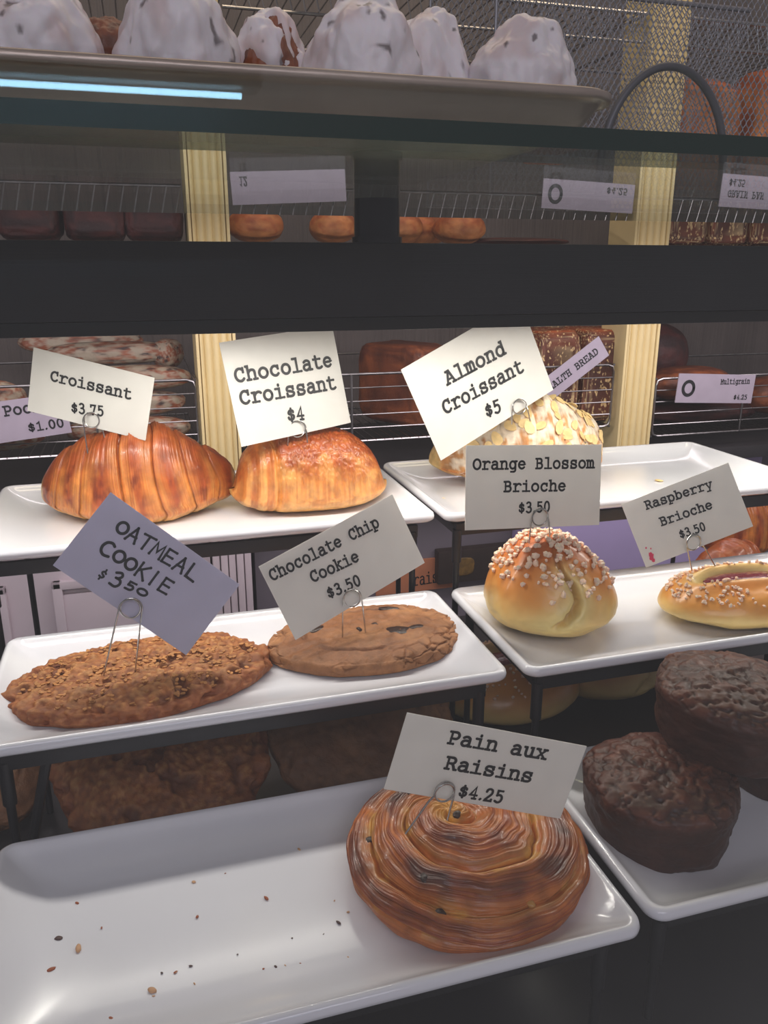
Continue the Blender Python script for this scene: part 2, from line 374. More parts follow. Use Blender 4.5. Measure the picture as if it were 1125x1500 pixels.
# ------------------------------------------------------------------ lettering
def E_(cx, cy, rx, ry, a0, a1, n=14):
    return [(cx+rx*cos(radians(a0+(a1-a0)*k/n)), cy+ry*sin(radians(a0+(a1-a0)*k/n))) for k in range(n+1)]
def L_(*c): return [(c[i], c[i+1]) for i in range(0, len(c), 2)]
def S_(*c):
    P = L_(*c); P = [P[0]]+P+[P[-1]]; R = []
    for i in range(1, len(P)-2):
        for k in range(6):
            t = k/6; a, b, c_, d = P[i-1], P[i], P[i+1], P[i+2]
            R.append(tuple(.5*((2*b[j])+(-a[j]+c_[j])*t+(2*a[j]-5*b[j]+4*c_[j]-d[j])*t*t+(-a[j]+3*b[j]-3*c_[j]+d[j])*t**3) for j in (0, 1)))
    return R+[P[-2]]
G = {
'A': [L_(95,0,285,555,315,555,505,0), L_(160,555,300,555), L_(175,190,425,190), L_(40,0,200,0), L_(400,0,560,0)],
'B': [L_(150,0,150,555), L_(70,555,330,555)+E_(330,428,125,127,90,-90)+L_(150,300), L_(330,300)+E_(340,150,150,150,90,-90)+L_(70,0)],
'C': [E_(320,280,225,275,42,318), L_(492,380,492,560)],
'D': [L_(150,0,150,555), L_(70,555,300,555)+E_(300,278,220,277,90,-90)+L_(70,0)],
'E': [L_(150,0,150,555), L_(70,555,500,555,500,420), L_(70,0,510,0,510,150), L_(150,290,360,290)],
'G': [E_(310,280,225,275,45,300)+L_(440,60,470,250), L_(330,250,540,250), L_(480,400,480,550)],
'H': [L_(140,0,140,555), L_(460,0,460,555), L_(140,290,460,290), L_(70,555,230,555), L_(370,555,530,555), L_(70,0,230,0), L_(370,0,530,0)],
'I': [L_(300,0,300,555), L_(130,555,470,555), L_(130,0,470,0)],
'L': [L_(210,0,210,555), L_(90,555,330,555), L_(90,0,510,0,510,190)],
'M': [L_(40,555,130,555,300,220,470,555,560,555), L_(120,0,120,555), L_(480,0,480,555), L_(50,0,210,0), L_(390,0,550,0)],
'N': [L_(60,555,150,555,450,0,450,555), L_(150,555,150,0), L_(60,0,230,0), L_(370,555,540,555)],
'O': [E_(300,278,230,275,0,360,28)],
'P': [L_(160,0,160,555), L_(70,555,340,555)+E_(340,400,155,155,90,-90)+L_(160,245), L_(70,0,300,0)],
'R': [L_(140,0,140,555), L_(60,555,320,555)+E_(320,415,140,140,90,-90)+L_(140,275), S_(320,275,400,190,480,0)+L_(560,0), L_(60,0,230,0)],
'T': [L_(300,0,300,555), L_(80,390,80,555,520,555,520,390), L_(190,0,410,0)],
'a': [S_(130,370,230,425,340,420,420,360,430,290)+L_(430,0,540,0), S_(430,230,320,250,180,235,100,160,100,70,170,5,270,0,370,50,430,120)],
'b': [L_(60,600,140,600,140,0), L_(60,0,140,0), E_(310,210,185,215,0,360,24)],
'c': [E_(310,210,205,215,40,320), L_(475,290,475,420)],
'd': [L_(380,600,460,600,460,0,550,0), E_(285,210,190,215,0,360,24)],
'e': [L_(95,225,505,225)+E_(300,215,205,212,2,320)],
'g': [L_(550,425,460,425,460,-40)+E_(330,-50,130,120,0,-90)+L_(170,-170), E_(280,215,185,210,0,360,24)],
'h': [L_(50,600,135,600,135,0), S_(135,300,220,400,330,425,430,390,460,290)+L_(460,0), L_(50,0,220,0), L_(380,0,550,0)],
'i': [L_(120,420,310,420,310,0), L_(90,0,520,0), L_(300,560,300,600)],
'k': [L_(70,600,150,600,150,0), L_(70,0,200,0), L_(420,420,150,180), L_(250,260,460,0), L_(330,420,500,420), L_(370,0,540,0)],
'l': [L_(120,600,310,600,310,0), L_(90,0,520,0)],
'm': [L_(30,420,100,420,100,0), S_(100,330,170,420,250,400,290,310)+L_(290,0), S_(290,330,360,420,440,410,490,310)+L_(490,0), L_(30,0,170,0), L_(240,0,350,0), L_(430,0,570,0)],
'n': [L_(60,420,140,420,140,0), S_(140,300,220,400,330,428,430,390,460,290)+L_(460,0), L_(50,0,230,0), L_(380,0,550,0)],
'o': [E_(300,210,210,215,0,360,24)],
'p': [L_(50,420,130,420,130,-165), L_(50,-165,260,-165), E_(310,210,190,215,0,360,24)],
'r': [L_(90,420,200,420,200,0), L_(80,0,400,0), S_(200,270,290,380,400,425,480,415,540,370)],
's': [S_(460,330,460,330,400,410,300,428,190,415,130,340,150,260,300,215,440,170,480,95,420,15,300,-5,180,10,120,90,120,90), L_(465,300,465,425), L_(118,0,118,130)],
't': [S_(220,560,220,300,220,120,250,30,330,0,430,5,520,50), L_(90,420,460,420)],
'u': [S_(150,420,150,250,155,110,210,15,300,-5,400,40,450,130), L_(60,420,150,420), L_(370,420,450,420,450,0,540,0)],
'x': [L_(110,420,490,0), L_(490,420,110,0), L_(50,420,200,420), L_(400,420,540,420), L_(40,0,210,0), L_(390,0,560,0)],
'y': [L_(110,420,300,20), L_(500,420,230,-165), L_(50,420,210,420), L_(400,420,550,420), L_(90,-165,310,-165)],
'0': [E_(300,285,185,290,0,360,26)],
'1': [L_(150,480,300,570,300,0), L_(110,0,490,0)],
'2': [S_(120,430,160,530,290,575,420,530,450,420,400,310,260,170,120,30)+L_(110,0,480,0,480,80)],
'3': [S_(140,520,220,570,330,570,420,510,420,390,340,310,240,300), S_(240,300,380,290,470,200,460,80,360,0,230,-10,110,50)],
'4': [L_(380,0,380,570,110,170,490,170), L_(280,0,470,0)],
'5': [L_(440,560,170,560,160,320), S_(160,320,260,355,380,340,460,250,460,120,380,20,250,-10,110,45)],
'7': [L_(120,450,120,560,470,560,290,0)],
'.': [L_(285,10,315,40)],
'$': [S_(440,380,430,430,330,470,220,455,150,390,160,320,300,275,440,230,460,150,400,80,280,55,160,80,120,150), L_(300,-20,300,555)],
}
HAND = {
'O': [E_(250,260,200,215,70,440,22)], 'A': [L_(20,-20,220,560), L_(220,560,400,0), L_(90,190,350,210)],
'T': [L_(10,520,470,560), L_(230,540,215,0)], 'M': [L_(20,0,90,520,240,180,400,540,450,0)],
'E': [L_(60,540,50,0), L_(60,540,380,550), L_(55,280,340,290), L_(50,0,400,20)], 'L': [L_(70,560,60,10,420,-20)],
'C': [S_(420,480,300,540,130,470,50,280,100,90,250,0,440,40)], 'K': [L_(70,560,60,0), L_(400,540,80,230), L_(150,300,420,-20)], 'I': [L_(200,560,190,0)],
'$': [S_(330,330,220,400,120,330,180,240,300,170,220,70,60,110), L_(250,520,250,440), L_(150,20,140,-50)],
'3': [S_(100,560,300,640,380,520,280,380,180,360), S_(180,360,380,330,430,160,300,0,60,30)],
'5': [L_(420,470,180,480,150,280), S_(150,280,320,290,370,160,280,40,90,40)], '0': [E_(230,220,190,170,60,440,20)],
}
def ribbon(mb, pts, w, z):
    P = [p for i, p in enumerate(pts) if i == 0 or (abs(p[0]-pts[i-1][0])+abs(p[1]-pts[i-1][1])) > 1e-7]
    if len(P) < 2: return
    n = len(P); V = []
    for i in range(n):
        a = P[max(i-1, 0)]; b = P[min(i+1, n-1)]; c = P[i]
        if 0 < i < n-1:
            d1 = np.array(c)-a; d2 = np.array(b)-c; d1 /= np.linalg.norm(d1); d2 /= np.linalg.norm(d2)
            nn = np.array([-(d1+d2)[1], (d1+d2)[0]]); l = np.linalg.norm(nn)
            if l < .3: nn = np.array([-d1[1], d1[0]]); k = 1
            else: nn /= l; k = min(1/max(.5, float(nn@np.array([-d1[1], d1[0]]))), 1.6)
            q = np.array(c)
        else:
            d = np.array(b)-a; d /= np.linalg.norm(d); nn = np.array([-d[1], d[0]]); k = 1
            q = np.array(c)+d*(w*.38 if i else -w*.38)
            k = .8
        V += [tuple(q+nn*k*w/2)+(z,), tuple(q-nn*k*w/2)+(z,)]
    F = [(2*i, 2*i+1, 2*i+3, 2*i+2) for i in range(n-1)]
    mb.add(V, F)
    for i in (0, n-1):  # round ends
        c = P[i]; mb.add([(c[0]+w/2*cos(2*pi*k/10), c[1]+w/2*sin(2*pi*k/10), z+1e-5) for k in range(10)], [tuple(range(10))])
def text(mb, s, A, B, h, font=G, wt=128, z=.00035):
    """s from left edge A to right edge B (card coordinates), capital height h"""
    A = np.array(A, float); B = np.array(B, float); d = B-A; Ln = np.linalg.norm(d); d /= Ln; nrm = np.array([-d[1], d[0]])
    adv = [300 if c == '.' else (520 if font is HAND else 600) for c in s]
    tot = sum(adv)-(110 if font is G else 60); sx = Ln/tot; sy = h/560; x = -55 if font is G else 0
    for c, a in zip(s, adv):
        ox = -155 if c == '.' else 0
        if font is HAND: ox = random.uniform(-15, 15)
        for st in G_get(font, c):
            pts = [tuple(A+d*((x+ox+p[0])*sx)+nrm*(p[1]*sy)) for p in st]
            ribbon(mb, pts, wt*(sx+sy)/2, z)
        x += a
def G_get(font, c): return font.get(c, [])
def card(name, W, H, t, R, lines, label, m=paper, group=None, th=.0006, font=G, wt=128, curve=0):
    s = MB(); n = 14
    V = []; 
    for k in range(n+1):
        x = -W/2+W*k/n; zc = curve*(1-(2*k/n-1)**2)
        V += [(x, -H/2, zc), (x, H/2, zc), (x, H/2, zc-th), (x, -H/2, zc-th)]
    F = []
    for k in range(n):
        for j in range(4): F.append((4*k+j, 4*(k+1)+j, 4*(k+1)+(j+1) % 4, 4*k+(j+1) % 4))
    F.append((0, 1, 2, 3)); F.append((4*n+3, 4*n+2, 4*n+1, 4*n))
    F = [f[::-1] for f in F]
    o = mesh_np(name, V, F, m, None, smooth=False)
    R3 = Matrix(R); M = Matrix.Translation(t) @ R3.to_4x4(); o.matrix_world = M
    props(o, label, 'sign', group)
    b = MB()
    for (tx, A, B, h) in lines: text(b, tx, A, B, h, font, wt, curve+.0003 if curve else .0003)
    if b.V:
        if curve: b.V = [(x, y, curve*(1-(2*x/W)**2)+.0003) for x, y, z in b.V]
        mesh_np('lettering', b.V, b.F, ink, o, smooth=False)
    return o
CARDS = {"croissant": {"W": 0.1037, "H": 0.0544, "t": [-0.0461, 0.715, -0.1026], "R": [[0.9057, 0.2135, -0.3662], [-0.3556, -0.0873, -0.9305], [-0.2306, 0.973, -0.0031]], "L": [["Croissant", [-0.03475, 0.00356], [0.03457, 0.00479]], ["$3.75", [-0.01384, -0.01872], [0.01377, -0.01501]]]}, "chocolate": {"W": 0.1087, "H": 0.0881, "t": [0.1185, 0.7, -0.0988], "R": [[0.9526, -0.1418, 0.2693], [0.291, 0.1652, -0.9424], [0.0892, 0.976, 0.1986]], "L": [["Chocolate", [-0.0475, 0.00986], [0.04607, 0.00916]], ["Croissant", [-0.04719, -0.00903], [0.04545, -0.01111]], ["$4", [-0.00846, -0.03077], [0.0075, -0.03199]]]}, "almond": {"W": 0.1372, "H": 0.0927, "t": [0.2958, 0.69, -0.1005], "R": [[0.8948, -0.4198, 0.1518], [0.1707, 0.0075, -0.9853], [0.4125, 0.9076, 0.0783]], "L": [["Almond", [-0.0329, 0.01286], [0.03411, 0.01009]], ["Croissant", [-0.04648, -0.00984], [0.04536, -0.01405]], ["$5", [-0.00864, -0.03382], [0.00799, -0.03638]]]}, "orange": {"W": 0.1174, "H": 0.0651, "t": [0.286, 0.553, -0.1655], "R": [[0.9985, 0.0532, 0.0155], [0.0058, 0.1778, -0.984], [-0.0551, 0.9826, 0.1772]], "L": [["Orange Blossom", [-0.05267, 0.01432], [0.05196, 0.01405]], ["Brioche", [-0.02661, -0.00332], [0.02696, -0.00378]], ["$3.50", [-0.0137, -0.02026], [0.01344, -0.02003]]]}, "raspberry": {"W": 0.0956, "H": 0.0575, "t": [0.4278, 0.55, -0.2007], "R": [[0.9131, -0.2774, -0.2987], [-0.1897, 0.3596, -0.9136], [0.3608, 0.8909, 0.2757]], "L": [["Raspberry", [-0.02974, 0.0172], [0.02827, 0.01406]], ["Brioche", [-0.02307, -0.00029], [0.02205, -0.00201]], ["$3.50", [-0.01208, -0.01607], [0.01011, -0.01708]]]}, "oatmeal": {"W": 0.1068, "H": 0.0605, "t": [-0.0091, 0.535, -0.2007], "R": [[0.7487, 0.6627, -0.0144], [-0.1551, 0.154, -0.9758], [-0.6445, 0.7329, 0.2181]], "L": []}, "chip": {"W": 0.121, "H": 0.0603, "t": [0.1329, 0.555, -0.2154], "R": [[0.9132, -0.3701, 0.1704], [0.2768, 0.2566, -0.926], [0.299, 0.8929, 0.3368]], "L": [["Chocolate Chip", [-0.05647, 0.01633], [0.03901, 0.01318]], ["Cookie", [-0.02947, 0.00072], [0.01159, -0.00228]], ["$3.50", [-0.0236, -0.01595], [0.00423, -0.01912]]]}, "pain": {"W": 0.1046, "H": 0.0474, "t": [0.1621, 0.352, -0.2642], "R": [[0.9492, 0.2634, -0.172], [-0.1707, -0.028, -0.9849], [-0.2643, 0.9643, 0.0184]], "L": [["Pain aux", [-0.02567, 0.01066], [0.0311, 0.01166]], ["Raisins", [-0.02291, -0.00471], [0.02759, -0.0038]], ["$4.25", [-0.0105, -0.02034], [0.01528, -0.01976]]]}}
LAB = {
 'croissant': 'white card reading Croissant $3.75 standing over the plain croissant',
 'chocolate': 'bright white card reading Chocolate Croissant $4',
 'almond': 'large tilted white card reading Almond Croissant $5',
 'orange': 'white card reading Orange Blossom Brioche $3.50 above the round brioche',
 'raspberry': 'tilted card reading Raspberry Brioche $3.50 with a red smear at its corner',
 'oatmeal': 'blue-grey handwritten card reading OATMEAL COOKIE $3.50, steeply tilted',
 'chip': 'tilted white card reading Chocolate Chip Cookie $3.50',
 'pain': 'white card reading Pain aux Raisins $4.25 on the lowest plate'}
random.seed(4)
for k, c in CARDS.items():
    if k == 'oatmeal':
        H2, W2 = c['H']/2, c['W']/2
        ls = [('OATMEAL', (-W2+.0165, H2-.0195), (-W2+.080, H2-.0165), .0102), ('COOKIE', (-W2+.0165, H2-.0365), (-W2+.0715, H2-.0345), .0100),
              ('$', (-W2+.0270, H2-.0505), (-W2+.0325, H2-.0500), .0075), ('3', (-W2+.0350, H2-.0500), (-W2+.0425, H2-.0490), .0088), ('50', (-W2+.0440, H2-.0470), (-W2+.0610, H2-.0440), .0068)]
        card('price_card', c['W'], c['H'], c['t'], c['R'], ls, LAB[k], paper_blue, 'price cards over the pastries', font=HAND, wt=112)
        continue
    L0 = c['L'][0]; adv = (L0[2][0]-L0[1][0])/len(L0[0]); cap = adv*1.02*(1.0 if k != 'chip' else 1.1)
    ls = [(s, a, b, cap) for s, a, b in c['L']]
    o = card('price_card', c['W'], c['H'], c['t'], c['R'], ls, LAB[k], paper, 'price cards over the pastries', curve=.003 if k == 'chocolate' else 0, wt=130)
    if k == 'raspberry':
        b = MB()
        for (x, y, r) in ((-.0405, -.0195, .0016), (-.0408, -.0225, .0019), (-.0400, -.0250, .0014), (-.0420, -.0130, .0007), (-.0385, -.0150, .0006), (-.0388, -.0205, .0008)):
            b.add([(x+r*cos(q*pi/6)*(1+.25*sin(q*2.1)), y+1.2*r*sin(q*pi/6)*(1+.2*cos(q*3.3)), .0004) for q in range(12)], [tuple(range(12))])
        sm_ = mesh_np('red_smear', b.V, b.F, mat('raspberry_stain', tuple(lin(215, 60, 95)), .5), o, smooth=False); sm_['label'] = 'raspberry red stain'

# wire pins: (leg foot, leg foot, loop centre) all in world space, loop radius
PINS = [["croissant", [-0.0525, 0.7132, -0.1601], [-0.0368, 0.7132, -0.1505], [-0.0468, 0.7132, -0.1242], 0.0069, "bent wire pin holding the Croissant card"], ["chocolate", [0.1148, 0.6914, -0.151], [0.1325, 0.6914, -0.15], [0.124, 0.6914, -0.1371], 0.0078, "bent wire pin holding the Chocolate Croissant card"], ["almond", [0.3302, 0.6922, -0.1439], [0.3492, 0.6922, -0.142], [0.3372, 0.6922, -0.1275], 0.0078, "bent wire pin holding the Almond Croissant card"], ["orange", [0.2804, 0.5467, -0.2166], [0.3, 0.5467, -0.2186], [0.2888, 0.5467, -0.1894], 0.0075, "bent wire pin holding the Orange Blossom card"], ["raspberry", [0.4318, 0.5406, -0.2478], [0.4582, 0.5406, -0.2507], [0.43, 0.5406, -0.2222], 0.0075, "bent wire pin holding the Raspberry Brioche card"], ["oatmeal", [-0.0454, 0.5286, -0.2705], [-0.0242, 0.5286, -0.2696], [-0.023, 0.5286, -0.2211], 0.0076, "bent wire pin holding the OATMEAL COOKIE card"], ["chip", [0.1268, 0.5446, -0.2843], [0.1462, 0.5446, -0.278], [0.1351, 0.5446, -0.2392], 0.0074, "bent wire pin holding the Chocolate Chip card"], ["pain", [0.1163, 0.3538, -0.2987], [0.1408, 0.3538, -0.2951], [0.1386, 0.3538, -0.2768], 0.0064, "bent wire pin holding the Pain aux Raisins card"]]
for (nm, f1, f2, c, r, lab) in PINS:
    c = np.array(c); f1 = np.array(f1); f2 = np.array(f2); pts = []
    ux = np.array([1, 0, 0]); uz = np.array([0, 0, 1.])
    pts.append(f1-c)
    for k in range(5): pts.append((f1-c)*(1-(k+1)/6)+(-r*ux)*((k+1)/6)+np.array([0, 0, 0]))
    N_ = 44
    for k in range(N_+1):
        a = pi-(3*pi)*k/N_   # half turn over the top, then a full ring and down the other side
        q = 1-.16*sin(pi*k/N_)
        pts.append(np.array([r*q*cos(a), -.0012+.0024*k/N_, r*q*sin(a)*1.05]))
    for k in range(5): pts.append((f2-c)*((k+1)/6)+(r*ux)*(1-(k+1)/6))
    pts.append(f2-c)
    s = MB(); s.tube([tuple(p) for p in pts], .00058, 7)
    o = s.build('card_pin', steel, None, loc=tuple(c)); props(o, lab, 'pin', 'bent wire card pins')

# ------------------------------------------------------------------ croissants
C = dict(pale=lin(240, 196, 118), crumb=lin(248, 220, 145), gold=lin(226, 148, 66), tan=lin(214, 126, 52), brown=lin(172, 78, 26), dark=lin(112, 42, 16))
def croissant(name, loc, rz, L, H, D, seed, almond=False, parent=None, res=(820, 120), peak=0, bands=3.6, env=None):
    nu, nv = res
    u = np.linspace(-1, 1, nu)[:, None]*np.ones((1, nv)); th = np.linspace(0, 2*pi, nv, endpoint=False)[None, :]*np.ones((nu, 1))
    uu = u-peak*(1-u*u)
    e = np.interp(uu, *env) if env else np.interp(uu, [-1, -.85, -.7, -.5, -.35, -.15, 0, .18, .35, .5, .68, .85, .95, 1], [.26, .44, .60, .75, .855, .96, 1, .965, .88, .77, .60, .45, .38, .30])
    endc = np.clip(1-np.abs(u)**16, 0, 1)**.5
    hr = 1.06*e*endc; wr = (.30+.74*e)*endc
    P3 = np.stack([u*3, np.cos(th)*1.2, np.sin(th)*1.2], -1).reshape(-1, 3)+seed
    nz = noise(P3*1.1).reshape(nu, nv)
    s = u*bands+.42*np.cos(th)*np.clip(u*2.5, -1, 1)+.10*np.sin(th)*np.clip(u*2.5, -1, 1)+.22*nz+.35
    f = s-np.floor(s)
    fo = np.where(u > 0, f, 1-f)      # 0 at the edge nearer the middle, so each wrap steps down outwards
    pil = np.clip(1-(2*f-1)**2, 0, 1)**.5*.55+.45*(1-fo)
    wv = .25*noise(np.stack([s.ravel()*3, th.ravel()*2.2, np.full(s.size, seed)], 1)).reshape(nu, nv)
    sl = (s+.10*wv).ravel()
    stri = noise(np.stack([sl*17, th.ravel()*.8, np.full(s.size, seed)], 1)).reshape(nu, nv)
    stri2 = noise(np.stack([sl*38, th.ravel()*1.3, np.full(s.size, seed+4)], 1)).reshape(nu, nv)
    edge = np.exp(-(fo/.16)**2)+np.exp(-((1-fo)/.13)**2)
    R = 1+.115*(pil-.7)*endc+.012*stri*(.5+edge)+.008*stri2
    R *= 1+.035*noise(P3*2.6+9).reshape(nu, nv)
    ct, st = spow(np.cos(th), .9), spow(np.sin(th), .88)
    y = ct*wr*R*D/2; z = st*hr*R
    z = np.where(z > 0, z*H*.80, z*H*.24)
    X = u*L/2; Yv = y+.20*L*u*u; Zv = z+H*.20
    V = np.stack([X, Yv, Zv], -1).reshape(-1, 3); V[:, 2] = np.maximum(V[:, 2], 0.0006)
    topn = (st*.5+.5).ravel(); fr = fo.ravel(); us = u.ravel(); stf = stri.ravel()+.6*stri2.ravel()
    col = mixc(lin(226, 146, 70), lin(208, 118, 48), sm(-.35, .45, stf))
    col = mixc(col, lin(170, 86, 34), .5*sm(.35, .9, -stf))
    col = mixc(col, lin(240, 182, 104), .5*sm(.4, .9, stf))
    centre = np.exp(-((fr-.42)/.24)**2)
    pn = fbm(P3*2.2+3, 3)
    dk = centre*sm(.28, .52, topn+.45*pn)
    col = mixc(col, lin(166, 70, 24), .95*dk*sm(-.45, .15, pn+.15))
    col = mixc(col, lin(112, 36, 12), .85*dk*sm(.0, .30, fbm(P3*4+1, 3)))
    col = mixc(col, lin(150, 72, 28), .6*np.exp(-(np.minimum(f, 1-f).ravel()/.035)**2))  # thin dark lines paint shadow into the wrap edges
    col = mixc(col, lin(166, 76, 28), .8*sm(.62, .95, topn+.15*pn))
    col = mixc(col, lin(238, 190, 112), sm(.34, .10, topn)*.65)
    col = mixc(col, C['crumb'], sm(.93, .975, np.abs(us))*.9)
    if almond:
        sg = sm(-.10, .30, fbm(P3*6+2, 4)+.9*(topn-.55))*sm(1.0, .8, np.abs(us)); col = mixc(col, lin(226, 176, 110), .5*sm(.3, .5, topn)); col = mixc(col, lin(248, 236, 214), .8*sg)
    o = mesh_np(name, V, gridF(nu, nv, True), pastry if not almond else crumbm, parent, col, loc=loc, rot=(0, 0, rz))
    return o, V
o, _ = croissant('croissant', (-.016, .726, ZT), radians(-6), .176, .083, .080, 3.1)
props(o, 'golden plain croissant with glossy browned ridges at the left of the top plate', 'croissant')

def choc_croissant(loc, rz):
    nu, nv = 420, 240; L, H, D = .142, .074, .092
    u = np.linspace(-1, 1, nu)[:, None]*np.ones((1, nv)); th = np.linspace(0, 2*pi, nv, endpoint=False)[None, :]*np.ones((nu, 1))
    e = np.clip(1-np.abs(u)**3.0, 0, 1)**.5; e = .03+.97*e
    P3 = np.stack([u*2.2, np.cos(th)*1.4, np.sin(th)*1.4], -1).reshape(-1, 3)+11
    ct, st = spow(np.cos(th), .72), spow(np.sin(th), .70)
    prof = np.clip(1-.22*u-.0*u, .6, 1.2)
    wr = fbm(P3*5, 4).reshape(nu, nv); wr2 = np.abs(fbm(P3*7+5, 3)).reshape(nu, nv)
    bandm = sm(.52, .6, -(u+.10*np.cos(th)))
    ring = np.sin((u*34+1.5*np.cos(th)+.8*noise(P3*1.5).reshape(nu, nv)))
    stri = noise(np.stack([u.ravel()*45+2*np.cos(th.ravel()), th.ravel()*2, np.full(u.size, 2.)], 1)).reshape(nu, nv)
    gr = np.exp(-(((-(u+.10*np.cos(th)))-.56)/.03)**2)
    R = 1+.02*wr-.10*(.22-wr2).clip(0)*(1-bandm)*sm(-.6, .3, st)+.022*ring*bandm+.004*stri+.008*stri*bandm-.07*gr
    slope = 1-.12*np.clip(u, 0, 1)**2
    y = ct*e*R*D/2; z = st*e*R*slope
    z = np.where(z > 0, z*H*.72, z*H*.28)+H*.27
    V = np.stack([u*L/2*(1-.05*st), y, z], -1).reshape(-1, 3); V[:, 2] = np.maximum(V[:, 2], .0006)
    topn = (st*.5+.5).ravel(); us = u.ravel(); b = bandm.ravel(); pn = fbm(P3*3, 3)
    col = mixc(lin(230, 160, 86), lin(212, 132, 62), sm(-.3, .4, .5*stri.ravel()*(1+b)+pn))
    col = mixc(col, C['brown'], sm(.55, .95, topn+.25*pn)*(1-.5*b))
    col = mixc(col, C['dark'], .45*sm(.75, 1.1, topn+.3*pn)*(1-b))
    col = mixc(col, C['pale'], .5*sm(.42, .1, topn))
    col = mixc(col, C['brown'], .5*b*sm(.1, -.6, ring.ravel()))
    col = mixc(col, C['gold'], .55*gr.ravel())
    col = mixc(col, C['gold'], .35*sm(.08, .0, wr2.ravel())*(1-b))
    return mesh_np('chocolate_croissant', V, gridF(nu, nv, True), pastry, None, col, loc=loc, rot=(0, 0, rz))
o = choc_croissant((.139, .722, ZT), radians(-3))
props(o, 'plump glossy chocolate croissant roll at the right of the top left plate', 'croissant')

al = empty('almond_croissant', (.372, .735, ZT), radians(-2), 'almond croissant with sliced almonds and powdered sugar, partly behind cards', 'croissant')
body, Va = croissant('body', (0, 0, 0), 0, .19, .092, .088, 8.7, True, al, (220, 110), 0, 3.6, ([-1, -.9, -.6, -.3, 0, .12, .45, .8, .93, 1], [.22, .34, .56, .80, 1.0, .97, .76, .58, .50, .36]))
rnd = random.Random(5)
fl = bpy.data.meshes.new('almond_slice')
bm = bmesh.new(); n_ = 10
vt = [bm.verts.new((.0065*cos(2*pi*k/n_), .0042*sin(2*pi*k/n_)*(1-.25*cos(2*pi*k/n_)), .0004)) for k in range(n_)]
vb = [bm.verts.new((v.co.x, v.co.y, -.0004)) for v in vt]
bm.faces.new(vt); bm.faces.new(vb[::-1])
for k in range(n_): bm.faces.new((vt[k], vb[k], vb[(k+1) % n_], vt[(k+1) % n_]))
bm.to_mesh(fl); bm.free(); fl.materials.append(mat('almond', tuple(lin(238, 204, 142)), .5, vary=(200, .8)))
Vr = Va.reshape(220, 110, 3)
for k in range(190):
    i = rnd.randrange(12, 207); j = rnd.randrange(2, 53) if rnd.random() < .35 else rnd.randrange(28, 72) if rnd.random() < .5 else rnd.randrange(50, 78)
    j = j % 110
    if Vr[i, j, 2] < .02: continue
    p = Vector(Vr[i, j]); a = Vector(Vr[i+3, j])-Vector(Vr[i-3, j]); b = Vector(Vr[i, (j+3) % 110])-Vector(Vr[i, j-3])
    nn = a.cross(b).normalized()
    if nn.dot(p-Vector((p.x, p.y*.0, .03))) < 0: nn = -nn
    q = nn.to_track_quat('Z', 'X').to_euler(); s = bpy.data.objects.new('almond_slice', fl); link(s, al)
    s.location = p+nn*.0008; s.rotation_euler = q; s.rotation_euler.rotate_axis('Z', rnd.uniform(0, 6)); s.rotation_euler.rotate_axis('X', rnd.uniform(-.3, .3))
    sc_ = rnd.uniform(.8, 1.3); s.scale = (sc_, sc_, 1)

